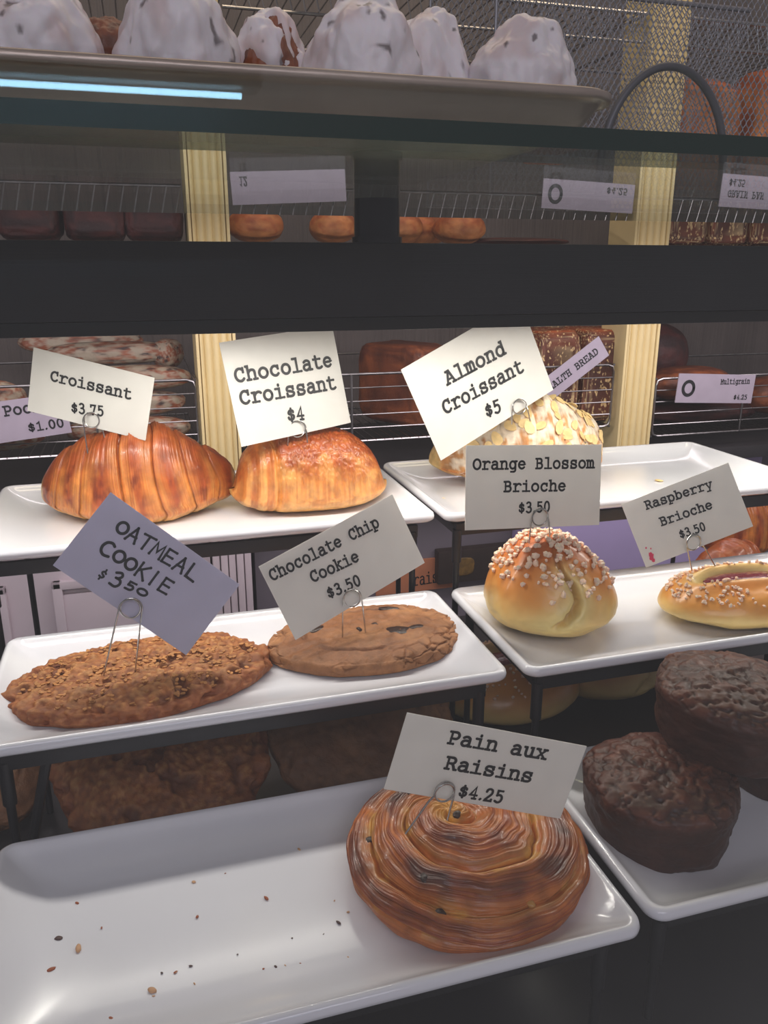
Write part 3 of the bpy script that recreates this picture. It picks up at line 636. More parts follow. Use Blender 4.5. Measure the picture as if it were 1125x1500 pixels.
# ------------------------------------------------------------------ cookies
def cookie(name, loc, rz, rx, ry, h, seed, style, parent=None, nr=110, na=300, rot=None, cm=None):
    # closed shell: top from the centre out, rounded side, back under
    t = np.linspace(0, 1, nr)[:, None]*np.ones((1, na)); a = np.linspace(0, 2*pi, na, endpoint=False)[None, :]*np.ones((nr, 1))
    rho = np.where(t < .72, t/.72*.95, .95+.05*np.sin((t-.72)/.28*pi))
    z = np.where(t < .72, h*(1-.36*(t/.72)**5), h*.64*(.5+.5*np.cos(np.clip((t-.72)/.28, 0, 1)*pi)))
    rho = np.where(t > .93, .95-.95*(t-.93)/.07, rho)
    ol = 1+.035*noise(np.stack([np.cos(a[0])*2+seed, np.sin(a[0])*2, 0*a[0]], 1))+.018*noise(np.stack([np.cos(a[0])*7+seed, np.sin(a[0])*7, 0*a[0]], 1))
    X = rho*np.cos(a)*rx*ol[None, :]; Y_ = rho*np.sin(a)*ry*ol[None, :]
    P = np.stack([X, Y_, z], -1).reshape(-1, 3); tt = t.ravel()
    side = sm(.6, .78, tt)
    nrm = np.stack([np.cos(a).ravel()*side, np.sin(a).ravel()*side, 1-.6*side], 1); nrm /= np.linalg.norm(nrm, axis=1)[:, None]
    under = sm(.92, .86, tt)
    if style == 'oat':
        f1, f2, idd = worley(P*np.array([250, 250, 330])+seed)
        g1, g2, id2 = worley(P*95+seed+5)
        d = .0013*(.6-f1)*(.5+idd)+.0018*(.5-g1)*(id2)+.0026*fbm(P*75+seed, 4)+.0020*fbm(P*170+seed, 2)*(1+side)
        pit = sm(.05, .45, noise(P*130+seed)); d -= .0034*pit*sm(.2, .5, noise(P*45+seed+3)+.3)
        d -= .0014*np.exp(-((P[:, 1]-.1*P[:, 0])/.006)**2)
        base = lin(176, 110, 58)
        col = mixc(base, lin(206, 146, 86), sm(.5, 1., idd)*sm(.7, .25, f1))
        col = mixc(col, lin(140, 78, 38), sm(.35, .75, f1)*.8)
        col = mixc(col, lin(206, 150, 92), .45*sm(.1, .5, fbm(P*170+seed, 2)))
        col = mixc(col, lin(110, 54, 26), .8*pit*sm(.2, .5, noise(P*45+seed+3)+.3))
        col = mixc(col, lin(150, 78, 38), .6*side)
    else:
        g1, g2, id2 = worley(P*np.array([105, 105, 150])+seed+.35*fbm(P*90, 2)[:, None])
        crack = np.exp(-((g2-g1)/.07)**2)
        rw = rho.ravel()
        inner = np.exp(-((np.sqrt((P[:, 0]/rx)**2+((P[:, 1])/ry)**2)-.62-.12*noise(P*18+seed))/.035)**2)*sm(.0, .25, noise(P*22+seed+2)+.1)
        cm_ = crack*(.05+.9*sm(.52, .66, tt))*sm(-.3, .3, noise(P*40+seed))
        d = -.0032*cm_-.0026*inner+.0016*fbm(P*70+seed, 3)+.0008*noise(P*190)
        d -= .0012*np.exp(-((P[:, 1]+.008-.12*P[:, 0])/.003)**2)*(P[:, 0] < .01)
        base = lin(146, 95, 58)
        col = mixc(base, lin(178, 124, 80), sm(-.2, .6, fbm(P*40+seed, 3)))
        col = mixc(col, lin(98, 56, 32), .6*np.clip(cm_+inner, 0, 1))
        col = mixc(col, lin(178, 122, 74), .35*side)
    P2 = P+nrm*d[:, None]*under[:, None]; P2[:, 2] = np.maximum(P2[:, 2], .0005)
    if cm is not None: col = col*cm  # cm darkens the spare cookies, putting the shade under the plates into their colour
    return mesh_np(name, P2, gridF(nr, na, True), crumbm, parent, col, loc=loc, rot=rot or (0, 0, rz))
oc = empty('oatmeal_cookie', (-.0195, .541, ZM), 0, 'big rough oatmeal cookie lying on the middle left plate', 'cookie')
cookie('cookie_body', (0, 0, 0), radians(6), .090, .054, .0175, 2.2, 'oat', oc, 150, 460)
# loose oat flakes baked into the top
fm = MB(); rr = random.Random(8)
for k in range(620):
    a = rr.uniform(0, 2*pi); q = sqrt(rr.random())*.93; x, y = q*.088*cos(a), q*.053*sin(a); z = .0172*(1-.36*(q/.95)**5)+rr.uniform(-.0004, .0005)
    r1, r2 = rr.uniform(.0012, .0023), rr.uniform(.0009, .0015); an = rr.uniform(0, pi)
    tx, ty = rr.uniform(-.2, .2), rr.uniform(-.2, .2)
    vs = [(r1*cos(2*pi*m/7), r2*sin(2*pi*m/7)) for m in range(7)]
    T = [(x+c*cos(an)-s_*sin(an), y+c*sin(an)+s_*cos(an), z+c*tx+s_*ty+.0004) for c, s_ in vs]
    fm.add(T+[(p[0], p[1], p[2]-.0007) for p in T], [tuple(range(7))]+[(m, m+7, (m+1) % 7+7, (m+1) % 7) for m in range(7)])
o = fm.build('oat_flakes', mat('toasted_oats', tuple(lin(200, 138, 78)), .65, vary=(140, .5)), oc, rot=(0, 0, radians(6))); o['kind'] = 'stuff'
cc = empty('chocolate_chip_cookie', (.150, .556, ZM), 0, 'smooth brown chocolate chip cookie with cracked rim on the middle left plate', 'cookie')
cookie('cookie_body', (0, 0, 0), radians(3), .0785, .053, .0165, 6.4, 'chip', cc, 130, 420)
def lump(name, loc, s, m, parent, seed, sub=3, amp=.25, rz=0, colr=None, rot=None):
    V, F = ico(sub); V = V*(1+amp*fbm(V*1.6+seed, 3))[:, None]*np.array(s)
    return mesh_np(name, V, F, m, parent, colr, loc=loc, rot=rot or (0, 0, rz))
for k, (x, y, sx, sy, rz_) in enumerate(((.018, -.014, .013, .008, .2), (.036, -.012, .0065, .0035, .1), (-.039, .006, .0075, .005, .4), (.006, .001, .003, .004, 0), (.026, .027, .009, .003, -.3), (-.008, -.004, .0022, .003, .3))):
    lump('chocolate_chunk', (x, y, .0155), (sx, sy, .0022), chocm, cc, k*3.3, 3, .35, rz_)

# ------------------------------------------------------------------ brioches
def nibs(name, parent, V, N, count, test, seed, r=(.0011, .0020), m=sugar):
    rr = random.Random(seed); s = MB(); iV, iF = ico(1); idx = [i for i in range(len(V)) if test(V[i])]
    for k in range(count):
        i = rr.choice(idx); p = V[i]+N[i]*.0005; q = rr.uniform(*r)
        sc_ = np.array([rr.uniform(.7, 1.2), rr.uniform(.7, 1.2), rr.uniform(.7, 1.2)])*q
        W = iV*(1+.3*np.array([rr.uniform(-1, 1) for _ in range(len(iV))]))[:, None]*sc_+p+N[i]*q*.3
        s.add(W, iF)
    o = mesh_np(name, s.V, s.F, m, parent, smooth=False); o['kind'] = 'stuff'; return o
def normals(o):
    me = o.data; a = np.zeros(len(me.vertices)*3); me.vertices.foreach_get('normal', a); return a.reshape(-1, 3)
def brioche(loc, rz, sx, sy, h, seed, label, name='orange_blossom_brioche', par=None, dim=1, sub=6, nn=340):
    root = par or empty(name, loc, rz, label, 'brioche')
    V, F = ico(sub); P = V.copy()
    z = P[:, 2]; ax, ay = P[:, 0], P[:, 1]
    up = np.clip(z, 0, 1); lo = np.clip(-z, 0, 1)
    rad = 1-.16*up**1.5
    X = spow(ax, .92)*sx*rad; Y_ = spow(ay, .92)*sy*rad
    Z = np.where(z > 0, z*h*.70, z*h*.30)+h*.30
    # crown leans to the left; split runs down the front right
    X = X-.16*sx*up**2
    d = .0022*fbm(V*2.3+seed, 3)
    ang = np.arctan2(ay, ax); crk = .12*np.sin(Z/h*9)+.05*noise(V*9+seed)
    cpos = (ang+1.30-.35*(Z/h-.5)+crk); cw = np.exp(-(cpos/.055)**2)*sm(.18, .35, Z/h)*sm(1.0, .8, Z/h)
    wide = np.exp(-(cpos/.34)**2)*sm(.1, .3, Z/h)*sm(1.0, .72, Z/h)
    d = d-.0080*cw+.0034*wide*(1-cw)+.0022*wide*fbm(V*11+seed, 3)
    Q = np.stack([X, Y_, Z], 1); nr = V/np.linalg.norm(V, axis=1)[:, None]; Q = Q+nr*d[:, None]; Q[:, 2] = np.maximum(Q[:, 2], .0005)
    hz = Z/h+.10*fbm(V*2.5+seed, 3)
    col = mixc(lin(240, 206, 128), lin(222, 140, 58), sm(.24, .62, hz))
    col = mixc(col, lin(180, 84, 32), .8*sm(.58, .95, hz))
    col = mixc(col, lin(246, 224, 150), .85*np.clip(wide*1.1, 0, 1)*sm(.95, .6, hz)); col = mixc(col, lin(206, 160, 84), cw*.8)
    body = mesh_np('bun', Q, F, briochem, root, col*dim)  # dim below one paints shade into a spare bun
    nibs('pearl_sugar', root, Q, normals(body), nn, lambda p: p[2] > h*.50 and (p[0] > -.3*sx or p[2] > h*.62) and (random.Random(int(p[0]*1e6) ^ int(p[1]*1e6)).random() < (p[2]/h-.35)*1.3), seed, (.0015, .0029))
    return root
brioche((.3035, .550, ZM), radians(-28), .0535, .050, .079, 1.3, 'round orange blossom brioche bun with pearl sugar and a split front')

def rasp(loc, rz, sx, sy, h, seed, label, name='raspberry_brioche', dim=1, sub=6):
    root = empty(name, loc, rz, label, 'brioche')
    V, F = ico(sub); z = V[:, 2]
    X, Y_ = V[:, 0]*sx, V[:, 1]*sy
    Z = np.where(z > 0, z*h*.66, z*h*.34)+h*.34
    q = np.sqrt((X/(sx*.60))**2+(Y_/(sy*.34))**2)
    dep = sm(1.15, .55, q)*(z > 0)
    lip = np.exp(-((q-1.25)/.3)**2)*(z > 0)
    Z = Z-dep*h*.42+lip*h*.06+.0018*fbm(V*3+seed, 3); Z = np.maximum(Z, .0005)
    Q = np.stack([X, Y_, Z], 1)
    hz = Z/h+.1*fbm(V*3+seed, 3)
    col = mixc(lin(246, 214, 138), lin(230, 158, 74), sm(.3, .62, hz)*sm(.5, 1.1, q))
    col = mixc(col, lin(196, 104, 44), .5*sm(.75, 1.0, hz)*sm(1, 1.4, q)); col = mixc(col, lin(248, 226, 150), np.exp(-((q-.95)/.25)**2)*.8*(z > 0))
    b = mesh_np('bun', Q, F, briochem, root, col*dim)  # dim scales the crust colour down to imitate shade on the spare one
    J, F2 = ico(4); J = J*(1+.15*fbm(J*3, 3))[:, None]*np.array([sx*.50, sy*.24, h*.08])
    mesh_np('raspberry_jam', J, F2, jamm, root, loc=(0, 0, h*.84))
    nibs('pearl_sugar', root, Q, normals(b), 260, lambda p: p[2] > h*.62 and ((p[0]/sx/.6)**2+(p[1]/sy/.34)**2 > 1.2) and (p[0] < -.2*sx or p[1] > 0 or (int(p[0]*1e5) % 3 == 0)), seed, (.001, .002))
    return root
rasp((.470, .522, ZM), radians(-4), .074, .046, .040, 4.2, 'flat raspberry brioche with a jam slot and pearl sugar rim')

# ------------------------------------------------------------------ pain aux raisins
def swirl(loc, rz, label):
    root = empty('pain_aux_raisins', loc, rz, label, 'pastry')
    nr, na = 620, 300; R0, H = .0685, .0375
    t = np.linspace(0, 1, nr)[:, None]*np.ones((1, na)); a = np.linspace(0, 2*pi, na, endpoint=False)[None, :]*np.ones((nr, 1))
    # profile by arc: base centre -> base rim -> side -> top centre
    key_t = [0, .10, .14, .20, .28, .36, .44, .55, .70, .85, .95, 1]
    key_r = [0, .80, .90, .97, 1.0, .985, .93, .80, .55, .28, .09, 0]
    key_z = [0, 0, .03, .14, .34, .54, .70, .82, .92, 1.02, 1.10, 1.12]
    rho = np.interp(t, key_t, key_r); z = np.interp(t, key_t, key_z)
    tan_r = np.gradient(rho, axis=0)*R0; tan_z = np.gradient(z, axis=0)*H
    ln = np.sqrt(tan_r**2+tan_z**2)+1e-9; nr_, nz_ = tan_z/ln, -tan_r/ln
    P3 = np.stack([np.cos(a)*rho*2, np.sin(a)*rho*2, z*1.5], -1).reshape(-1, 3)+5.5
    wob = .16*noise(P3*1.2).reshape(nr, na)+.06*noise(P3*3.2).reshape(nr, na)
    tt = np.interp(t, [0, .2, .36, 1], [0, .0, .95, 3.5])
    s = tt+a/(2*pi)+wob; f = s-np.floor(s)
    on = sm(.18, .30, t)*sm(1.0, .96, t)
    pil = np.clip(1-(2*f-1)**2, 0, 1)**.5
    fine = noise(np.stack([s.ravel()*22, a.ravel()*1.3, np.full(s.size, 1.)], 1)).reshape(nr, na)
    fine2 = noise(np.stack([s.ravel()*48, a.ravel()*2.5, np.full(s.size, 7.)], 1)).reshape(nr, na)
    d = on*(.0080*(pil-.75)+.0007*fine+.0005*fine2)+.0012*noise(P3*3).reshape(nr, na)
    ovl = 1+.02*np.cos(2*a+.6)+.015*np.cos(3*a)
    rr_ = (rho*R0+nr_*d)*ovl; zz = z*H+nz_*d
    cx, cy = -.008*sm(.4, 1, t), .010*sm(.4, 1, t)
    V = np.stack([rr_*np.cos(a)+cx, rr_*np.sin(a)+cy, zz], -1).reshape(-1, 3); V[:, 2] = np.maximum(V[:, 2], .0005)
    f_ = f.ravel(); fi = fine.ravel()+.5*fine2.ravel(); pn = fbm(P3*1.6+2, 3); o1 = on.ravel(); te = t.ravel()
    col = mixc(lin(200, 116, 50), lin(162, 76, 30), sm(-.3, .5, fi))
    top = np.exp(-((f_-.55)/.24)**2)
    col = mixc(col, lin(112, 44, 16), .9*top*sm(-.3, .1, pn+.1)*sm(.30, .42, te))
    col = mixc(col, lin(64, 22, 10), .8*top*sm(-.05, .25, pn)*sm(.36, .5, te))
    edg = np.exp(-(np.minimum(f_, 1-f_)/.15)**2)
    col = mixc(col, lin(232, 168, 84), .7*edg*sm(-.3, .5, fi)*o1)
    col = mixc(col, lin(226, 160, 66), .9*sm(.88, .97, te)); col = mixc(col, lin(236, 190, 90), .5*edg*sm(.1, .5, noise(P3*4))*o1)
    col = mixc(col, lin(196, 112, 52), .7*sm(.30, .18, te))
    mesh_np('swirl', V, gridF(nr, na, True), pastry, root, col)
    Vg = V.reshape(nr, na, 3); rr2 = random.Random(3)
    for k, (ti, ai) in enumerate(((.95, 300), (.475, 262), (.60, 205), (.46, 215), (.56, 345), (.52, 150), (.70, 100))):
        p = Vg[int(ti*nr), int(ai/360*na) % na]
        o = lump('raisin', tuple(p-np.array([0, 0, .0010])), (.0034, .0024, .0018), raisinm if k % 3 != 1 else mat('golden_raisin', (.45, .22, .05), .35, bumps=((400, .5, .001),)), root, k*2.2, 3, .3, rr2.uniform(0, 3))
    return root
swirl((.1590, .3665, ZB), radians(20), 'spiral pain aux raisins with dark glazed swirls on the lowest plate')

# ------------------------------------------------------------------ crumbs on the lowest plate
CR = [[0.0025, 0.4032, 0.00128], [-0.0619, 0.4051, 0.00154], [-0.0697, 0.3812, 0.00205], [-0.0591, 0.371, 0.00288], [-0.0716, 0.3608, 0.00224], [-0.0173, 0.3431, 0.00084], [-0.0222, 0.3335, 0.00245], [-0.0106, 0.3415, 0.00112], [-0.003, 0.3432, 0.00112], [-0.0103, 0.3414, 0.00084], [0.0026, 0.3757, 0.00121], [0.0439, 0.4315, 0.00138], [0.0667, 0.4132, 0.00135], [0.0413, 0.3785, 0.00187], [0.0767, 0.3494, 0.0018], [0.0836, 0.3555, 0.00091], [-0.0479, 0.3825, 0.00089], [-0.0802, 0.3843, 0.00088], [-0.0017, 0.3317, 0.00082], [-0.0413, 0.3229, 0.00131], [-0.0186, 0.3182, 0.00158], [0.0439, 0.3299, 0.0007], [0.0328, 0.3309, 0.0007], [0.0504, 0.3463, 0.00059], [0.0271, 0.317, 0.00081], [0.0516, 0.329, 0.00056], [0.0211, 0.3438, 0.00057], [0.0762, 0.3257, 0.00071], [0.1383, 0.2999, 0.00056], [-0.0829, 0.4065, 0.00092], [0.0782, 0.366, 0.00062], [0.0209, 0.4053, 0.00065], [0.0672, 0.3443, 0.00059], [0.0753, 0.315, 0.00056], [0.0126, 0.4259, 0.00084], [0.0391, 0.3304, 0.00098], [-0.0216, 0.3301, 0.00081]]
for k, (x, y, r) in enumerate(CR):
    rr = random.Random(k); lumpm = (mat('crumb_tan', tuple(lin(206, 160, 120)), .6), mat('crumb_brown', tuple(lin(160, 86, 52)), .6), mat('crumb_dark', tuple(lin(84, 60, 56)), .6))[k % 3]
    o = lump('crumb', (x, y, ZB+.0003+r*.2), (r, r*rr.uniform(.4, .8), r*.35), lumpm, None, k*1.7, 2, .4, rr.uniform(0, 3))
    props(o, 'tiny pastry crumb lying on the lowest left plate', 'crumb', 'crumbs on the lowest left plate')
for k, (x, y) in enumerate(((.262, .700), (.290, .665), (.505, .70))):
    o = lump('almond_flake', (x, y, ZT+.0012), (.005, .0035, .0006), MATS['almond'], None, k, 2, .2, k)
    props(o, 'fallen almond flake lying on the top right plate', 'crumb', 'almond flakes on the top right plate')

# ------------------------------------------------------------------ muffins
def muffin(loc, rz, r, h, seed, label, tilt=(0, 0)):
    V, F = ico(6); z = V[:, 2]; rad = np.sqrt(V[:, 0]**2+V[:, 1]**2)+1e-9; a = np.arctan2(V[:, 1], V[:, 0])
    el = np.arcsin(np.clip(z, -1, 1))
    key = [-pi/2, -1.0, -.85, -.6, -.1, .25, .42, .60, .9, pi/2]
    R = np.interp(el, key, [0, .82, .91, .94, .98, 1.02, 1.0, .90, .62, 0])
    Z = np.interp(el, key, [0, 0, .02, .16, .48, .68, .79, .87, .95, 1.0])
    lobes = 1+.025*np.cos(5*a+seed)+.02*fbm(V*2+seed, 3)
    P = np.stack([V[:, 0]/rad*R*r*lobes, V[:, 1]/rad*R*r*lobes, Z*h], 1)
    f1, f2, idd = worley(V*np.array([5, 5, 3.2])+seed+.3*fbm(V*4+seed, 2)[:, None])
    top = sm(.66, .8, Z); crack = np.exp(-((f2-f1)/.06)**2)
    P = P+(V*(.0020*fbm(V*4+seed, 3)+.0003*noise(V*24)-.0026*crack*top+.0014*(idd-.5)*top)[:, None]); P[:, 2] = np.maximum(P[:, 2], .0004)
    col = mixc(lin(66, 34, 22), lin(96, 50, 32), top*sm(-.3, .5, fbm(V*4+seed, 3)+.2))
    col = mixc(col, lin(48, 24, 16), .8*crack*top); col = mixc(col, lin(70, 36, 24), .5*sm(.4, .1, Z))
    g = sm(.62, .75, noise(V*34+seed)); col = mixc(col, lin(176, 130, 100), .25*g*top)
    o = mesh_np('chocolate_muffin', P, F, cakem, None, col, loc=loc, rot=(tilt[0], tilt[1], rz))
    return props(o, label, 'muffin', 'dark chocolate muffins')
muffin((.2890, .368, ZB), 0, .0465, .0500, 1.0, 'dark chocolate muffin standing alone in front on the lower right plate')
muffin((.412, .400, ZB), 1, .048, .050, 4.0, 'shadowed dark muffin under the raised one at the right edge')
muffin((.3530, .388, -.3015), 2, .0505, .048, 7.0, 'upper dark chocolate muffin with crackled crust stacked on another', (radians(3), radians(-2)))

# ------------------------------------------------------------------ spare stock on the deck under the plates
def stockcookie(loc, rot, r, style, label, cm):
    o = cookie('stock_cookie', loc, 0, r, r, .02, loc[0]*50, style, None, 70, 200, rot, cm)
    return props(o, label, 'cookie', 'spare cookies under the plates')
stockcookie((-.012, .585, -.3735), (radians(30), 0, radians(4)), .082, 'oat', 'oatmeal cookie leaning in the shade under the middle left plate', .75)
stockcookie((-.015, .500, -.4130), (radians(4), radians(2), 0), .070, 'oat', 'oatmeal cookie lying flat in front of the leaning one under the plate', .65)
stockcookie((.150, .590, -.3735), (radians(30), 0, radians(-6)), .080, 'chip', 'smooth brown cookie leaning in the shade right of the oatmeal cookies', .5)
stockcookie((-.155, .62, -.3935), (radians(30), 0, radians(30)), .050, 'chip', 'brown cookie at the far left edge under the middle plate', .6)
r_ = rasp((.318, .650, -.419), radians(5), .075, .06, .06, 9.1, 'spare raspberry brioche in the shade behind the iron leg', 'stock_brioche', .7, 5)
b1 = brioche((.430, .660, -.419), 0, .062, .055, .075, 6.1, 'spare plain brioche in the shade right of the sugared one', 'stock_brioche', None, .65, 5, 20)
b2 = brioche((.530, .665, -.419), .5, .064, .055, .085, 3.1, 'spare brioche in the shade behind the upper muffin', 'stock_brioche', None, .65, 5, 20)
o, _ = croissant('stock_croissant', (.700, .80, -.419), radians(20), .15, .085, .08, 6.6, False, None, (400, 90))
props(o, 'spare croissant at the right edge below the top right plate', 'croissant')
o, _ = croissant('stock_croissant', (.735, .84, -.360), radians(-10), .15, .085, .08, 7.7, False, None, (400, 90))
props(o, 'spare croissant stacked highest at the right edge behind the raspberry card', 'croissant')
# dark framed picture and orange note on the lower wall
pb = empty('wall_picture', (.555, 1.279, -.545), 0, 'dark framed picture with a yellow flower on the mauve lower wall', 'picture')
boxobj('frame', (-.085, -.022, 0), (.068, 0, .062), mat('dark_brown_frame', (.03, .016, .012), .6, vary=(30, .6)), pb, .003)
o = lump('flower_picture', (-.035, -.0225, .030), (.020, .001, .018), mat('yellow_print', (.22, .12, .02), .6, vary=(90, .3)), pb, 3, 3, .3); o['label'] = 'yellow flower print'
nb = empty('orange_note', (.450, 1.279, -.560), 0, 'orange paper note with dark writing behind the chocolate chip card', 'note')
boxobj('paper', (-.09, -.004, 0), (.055, 0, .060), mat('orange_paper', tuple(lin(190, 120, 84)), .7, vary=(40, .8)), nb, 0)
b = MB(); text(b, 'raisin', (-.02, .012), (.050, .015), .020, G, 90); mesh_np('lettering', [(x, -.0045, y) for x, y, z in b.V], b.F, ink, nb, smooth=False)

# ------------------------------------------------------------------ sheet pan and iced buns
def pan(x0, x1, y0, y1, zb, h, name, label, cat, m):
    prof = [(.0145, 0), (.014, .0006), (.0125, .0015), (.003, h-.004), (.0015, h-.0015), (.0, h-.0022), (-.0022, h-.0028), (-.0032, h-.001), (-.0026, h+.0012), (-.0005, h+.002), (.0022, h+.0008), (.0040, h-.003), (.0138, .0032), (.016, .0018), (.02, .0016)]
    X, Yh = (x1-x0)/2, (y1-y0)/2; V = []
    for ins, z in prof: V += rrect(-X+ins, X-ins, -Yh+ins, Yh-ins, max(.004, .022-ins), z)
    n = 32; F = []
    for i in range(len(prof)-1):
        for k in range(n): F.append((i*n+k, i*n+(k+1) % n, (i+1)*n+(k+1) % n, (i+1)*n+k))
    F.append(tuple(range(n))[::-1]); F.append(tuple((len(prof)-1)*n+k for k in range(n)))
    return props(mesh_np(name, V, F, m, None, loc=((x0+x1)/2, (y0+y1)/2, zb)), label, cat)
pan(-.36, .2145, .351, .62, .0568, .0165, 'sheet_pan', 'worn metal sheet pan of iced buns on the glass shelf', 'tray', traymat)
def iced(loc, r, seed, label, cover=.0, sc=(1, 1, 1), rz=0):
    root = empty('iced_bun', loc, rz, label, 'bun', 'iced buns on the sheet pan')
    V, F = ico(6); sc = np.array(sc)*r
    low = fbm(V*1.7+seed, 3); lumpy = low*.20+.05*fbm(V*4.5+seed, 3)
    D = V*(1+lumpy+.05*fbm(V*13+seed, 3)-.02)[:, None]*sc; D[:, 2] = np.where(D[:, 2] < 0, D[:, 2]*.75, D[:, 2])+r*.7; D[:, 2] = np.maximum(D[:, 2], .0006)
    col = mixc(lin(160, 84, 44), lin(112, 56, 32), sm(-.3, .4, fbm(V*6+seed, 3)))
    mesh_np('bun', D, F, breadm, root, col)
    mask = V[:, 2]+.55*noise(V*2.3+seed+4)+.2*noise(V*6+seed)+cover
    inf = .05*sm(-.06, .12, mask)-.10*sm(.04, -.12, mask)
    I = V*(1+lumpy+inf+.012*noise(V*5+seed))[:, None]*sc; I[:, 2] = np.where(I[:, 2] < 0, I[:, 2]*.75, I[:, 2])+r*.7; I[:, 2] = np.maximum(I[:, 2], .0012)
    sp = sm(.66, .80, noise(V*6.5+seed+9)); ic = mixc(lin(236, 228, 232), lin(222, 204, 204), sm(0, .6, noise(V*3+seed))); ic = mixc(ic, lin(70, 50, 50), .8*sp)
    mesh_np('icing', I, F, icingm, root, ic)
    return root
ZP = .0586
ic = [((-.0320, .412), .0270, 1.1, 'iced bun at the far left end of the pan', .8, (1, 1, 1.45)),
      ((-.002, .428), .0235, 2.7, 'brown knobbly bun barely iced in the gap at the left', -1.1, (1, 1, 1.3)),
      ((.0257, .407), .0255, 3.9, 'rounded iced bun with dark raisin spots, second from left', .9, (1.0, 1, 1.6)),
      ((.0690, .434), .0215, 5.3, 'brown bun streaked with thin icing in the middle of the row', -.55, (1.0, 1, 1.9)),
      ((.1070, .400), .0255, 6.8, 'pointed lumpy iced bun right of the streaked brown one', .9, (.97, 1, 1.5)),
      ((.1480, .424), .0235, 8.1, 'tall iced bun second from the right end', .9, (1, 1, 1.85)),
      ((.1895, .404), .0268, 9.6, 'smooth round iced bun at the right end of the pan', 1.0, (1.0, .95, 1.35))]
for (xy, r, sd, lb, cv, sc_) in ic: iced((xy[0], xy[1], ZP), r, sd, lb, cv, sc_, sd)

# ------------------------------------------------------------------ wire mesh basket and handle on the shelf
mb_ = empty('mesh_basket', (.44, .72, .0568), 0, 'grey expanded metal mesh basket standing on the glass shelf', 'basket')
def meshwall(x0, x1, z0, z1, y, curve, cw=.0060, ch=.0100, r=.00052):
    s = MB(); V = []; F = []
    nx = int((x1-x0)/cw); nz = int((z1-z0)/ch*2)
    def pt(x, z): return np.array([x, y+curve*(1-(2*(x-x0)/(x1-x0)-1)**2), z])
    def seg(a, b):
        n = len(V); d = b-a; d = d/np.linalg.norm(d); q = np.cross(d, [0, 1, 0]); q /= np.linalg.norm(q); w_ = np.cross(d, q)
        for p in (a, b):
            for k in range(3): V.append(p+r*(q*cos(k*2.094)+w_*sin(k*2.094)))
        for k in range(3): F.append((n+k, n+(k+1) % 3, n+3+(k+1) % 3, n+3+k))
    for i in range(nx):
        for j in range(nz):
            xa = x0+cw*i+(cw/2 if j % 2 else 0); za = z0+ch/2*j
            m1 = pt(xa, za); 
            for sg in (-1, 1):
                p1 = pt(xa+sg*cw*.5, za+ch*.34); p2 = pt(xa+sg*cw*.5, za+ch*.5)
                if x0 <= p1[0] <= x1: seg(m1+(0, 0, ch*.0), p1); 
            if j < nz-1: 
                q0 = pt(xa+cw*.5, za+ch*.34); q1 = pt(xa+cw*.5, za+ch*.5)
                if q0[0] <= x1: seg(q0, q1)
    return V, F
V, F = meshwall(-.155, .20, 0, .20, -.06, 0); mesh_np('front_mesh', V, F, meshmat, mb_, smooth=False)
V, F = meshwall(-.155, .20, 0, .20, .095, 0); mesh_np('back_mesh', V, F, meshmat, mb_, smooth=False)
s = MB()
for yy in (-.06, .095):
    s.tube([(-.155, yy, .001), (.2, yy, .001)], .0018, 8); s.tube([(-.155, yy, .2), (.2, yy, .2)], .0025, 8); s.tube([(-.155, yy, 0), (-.155, yy, .2)], .0014, 8)
s.build('frame', meshmat, mb_)
s = MB(); hp = [(.060*cos(radians(a)), 0, .020+.080*sin(radians(a))) for a in np.linspace(0, 180, 40)]
s.tube([(.060, 0, -.0)]+hp+[(-.060, 0, -.0)], .0033, 12)
hd = s.build('wire_hoop', mat('grey_rubber_hoop', (.10, .10, .115), .4, .3), None, loc=(.437, .645, .0575)); props(hd, 'grey arched hoop handle standing in front of the mesh basket', 'handle')

# ------------------------------------------------------------------ wire baskets behind
def wbasket(x0, x1, y0, y1, z0, z1, nh, vx, label, loc=None):
    g = empty('wire_basket', ((x0+x1)/2, y0, z0), 0, label, 'basket', 'chromed wire bread baskets')
    f = MB(); c = .012
    for z in (z1,):
        f.tube([(x0+c, y0, z), (x1-c, y0, z), (x1-.003, y0, z-.003), (x1, y0, z-c), (x1, y0, z0+c), (x1-.003, y0, z0+.003), (x1-c, y0, z0), (x0+c, y0, z0), (x0+.003, y0, z0+.003), (x0, y0, z0+c), (x0, y0, z1-c), (x0+.003, y0, z1-.003)], .0022, 7, True)
    f.tube([(x0, y0, z1), (x0, y1, z1), (x1, y1, z1), (x1, y0, z1)], .002, 7)
    f.tube([(x0, y0, z0), (x0, y1, z0), (x1, y1, z0), (x1, y0, z0)], .002, 7)
    inv(f.build('rim', rackwire, g), g)
    for k in range(1, nh):
        z = z0+(z1-z0)*k/nh; s = MB(); s.tube([(x0, y0, z), (x1, y0, z)], .0011, 6); inv(s.build('wire', rackwire, g), g)
    for x in vx: s = MB(); s.tube([(x, y0-.003, z0), (x, y0-.003, z1)], .0018, 6); inv(s.build('upright', rackwire, g), g)
    s = MB(); n = int((x1-x0)/.014)
    for k in range(n): x = x0+(x1-x0)*(k+.5)/n; s.tube([(x, y0-.002, z0+.001), (x, y1, z0+.001)], .0009, 5)
    o = inv(s.build('floor_wires', rackwire, g), g); o['kind'] = 'stuff'
    return g
wbasket(-.50, .0675, 1.2, 1.5, -.257, -.157, 5, (-.0725,), 'wire bread basket of seeded sticks left of the left post')
wbasket(.135, .755, 1.2, 1.5, -.262, -.158, 5, (.30, .56), 'wire bread basket between the two posts')
wbasket(.84, 1.50, 1.2, 1.5, -.285, -.185, 5, (1.02,), 'wire bread basket right of the right post')
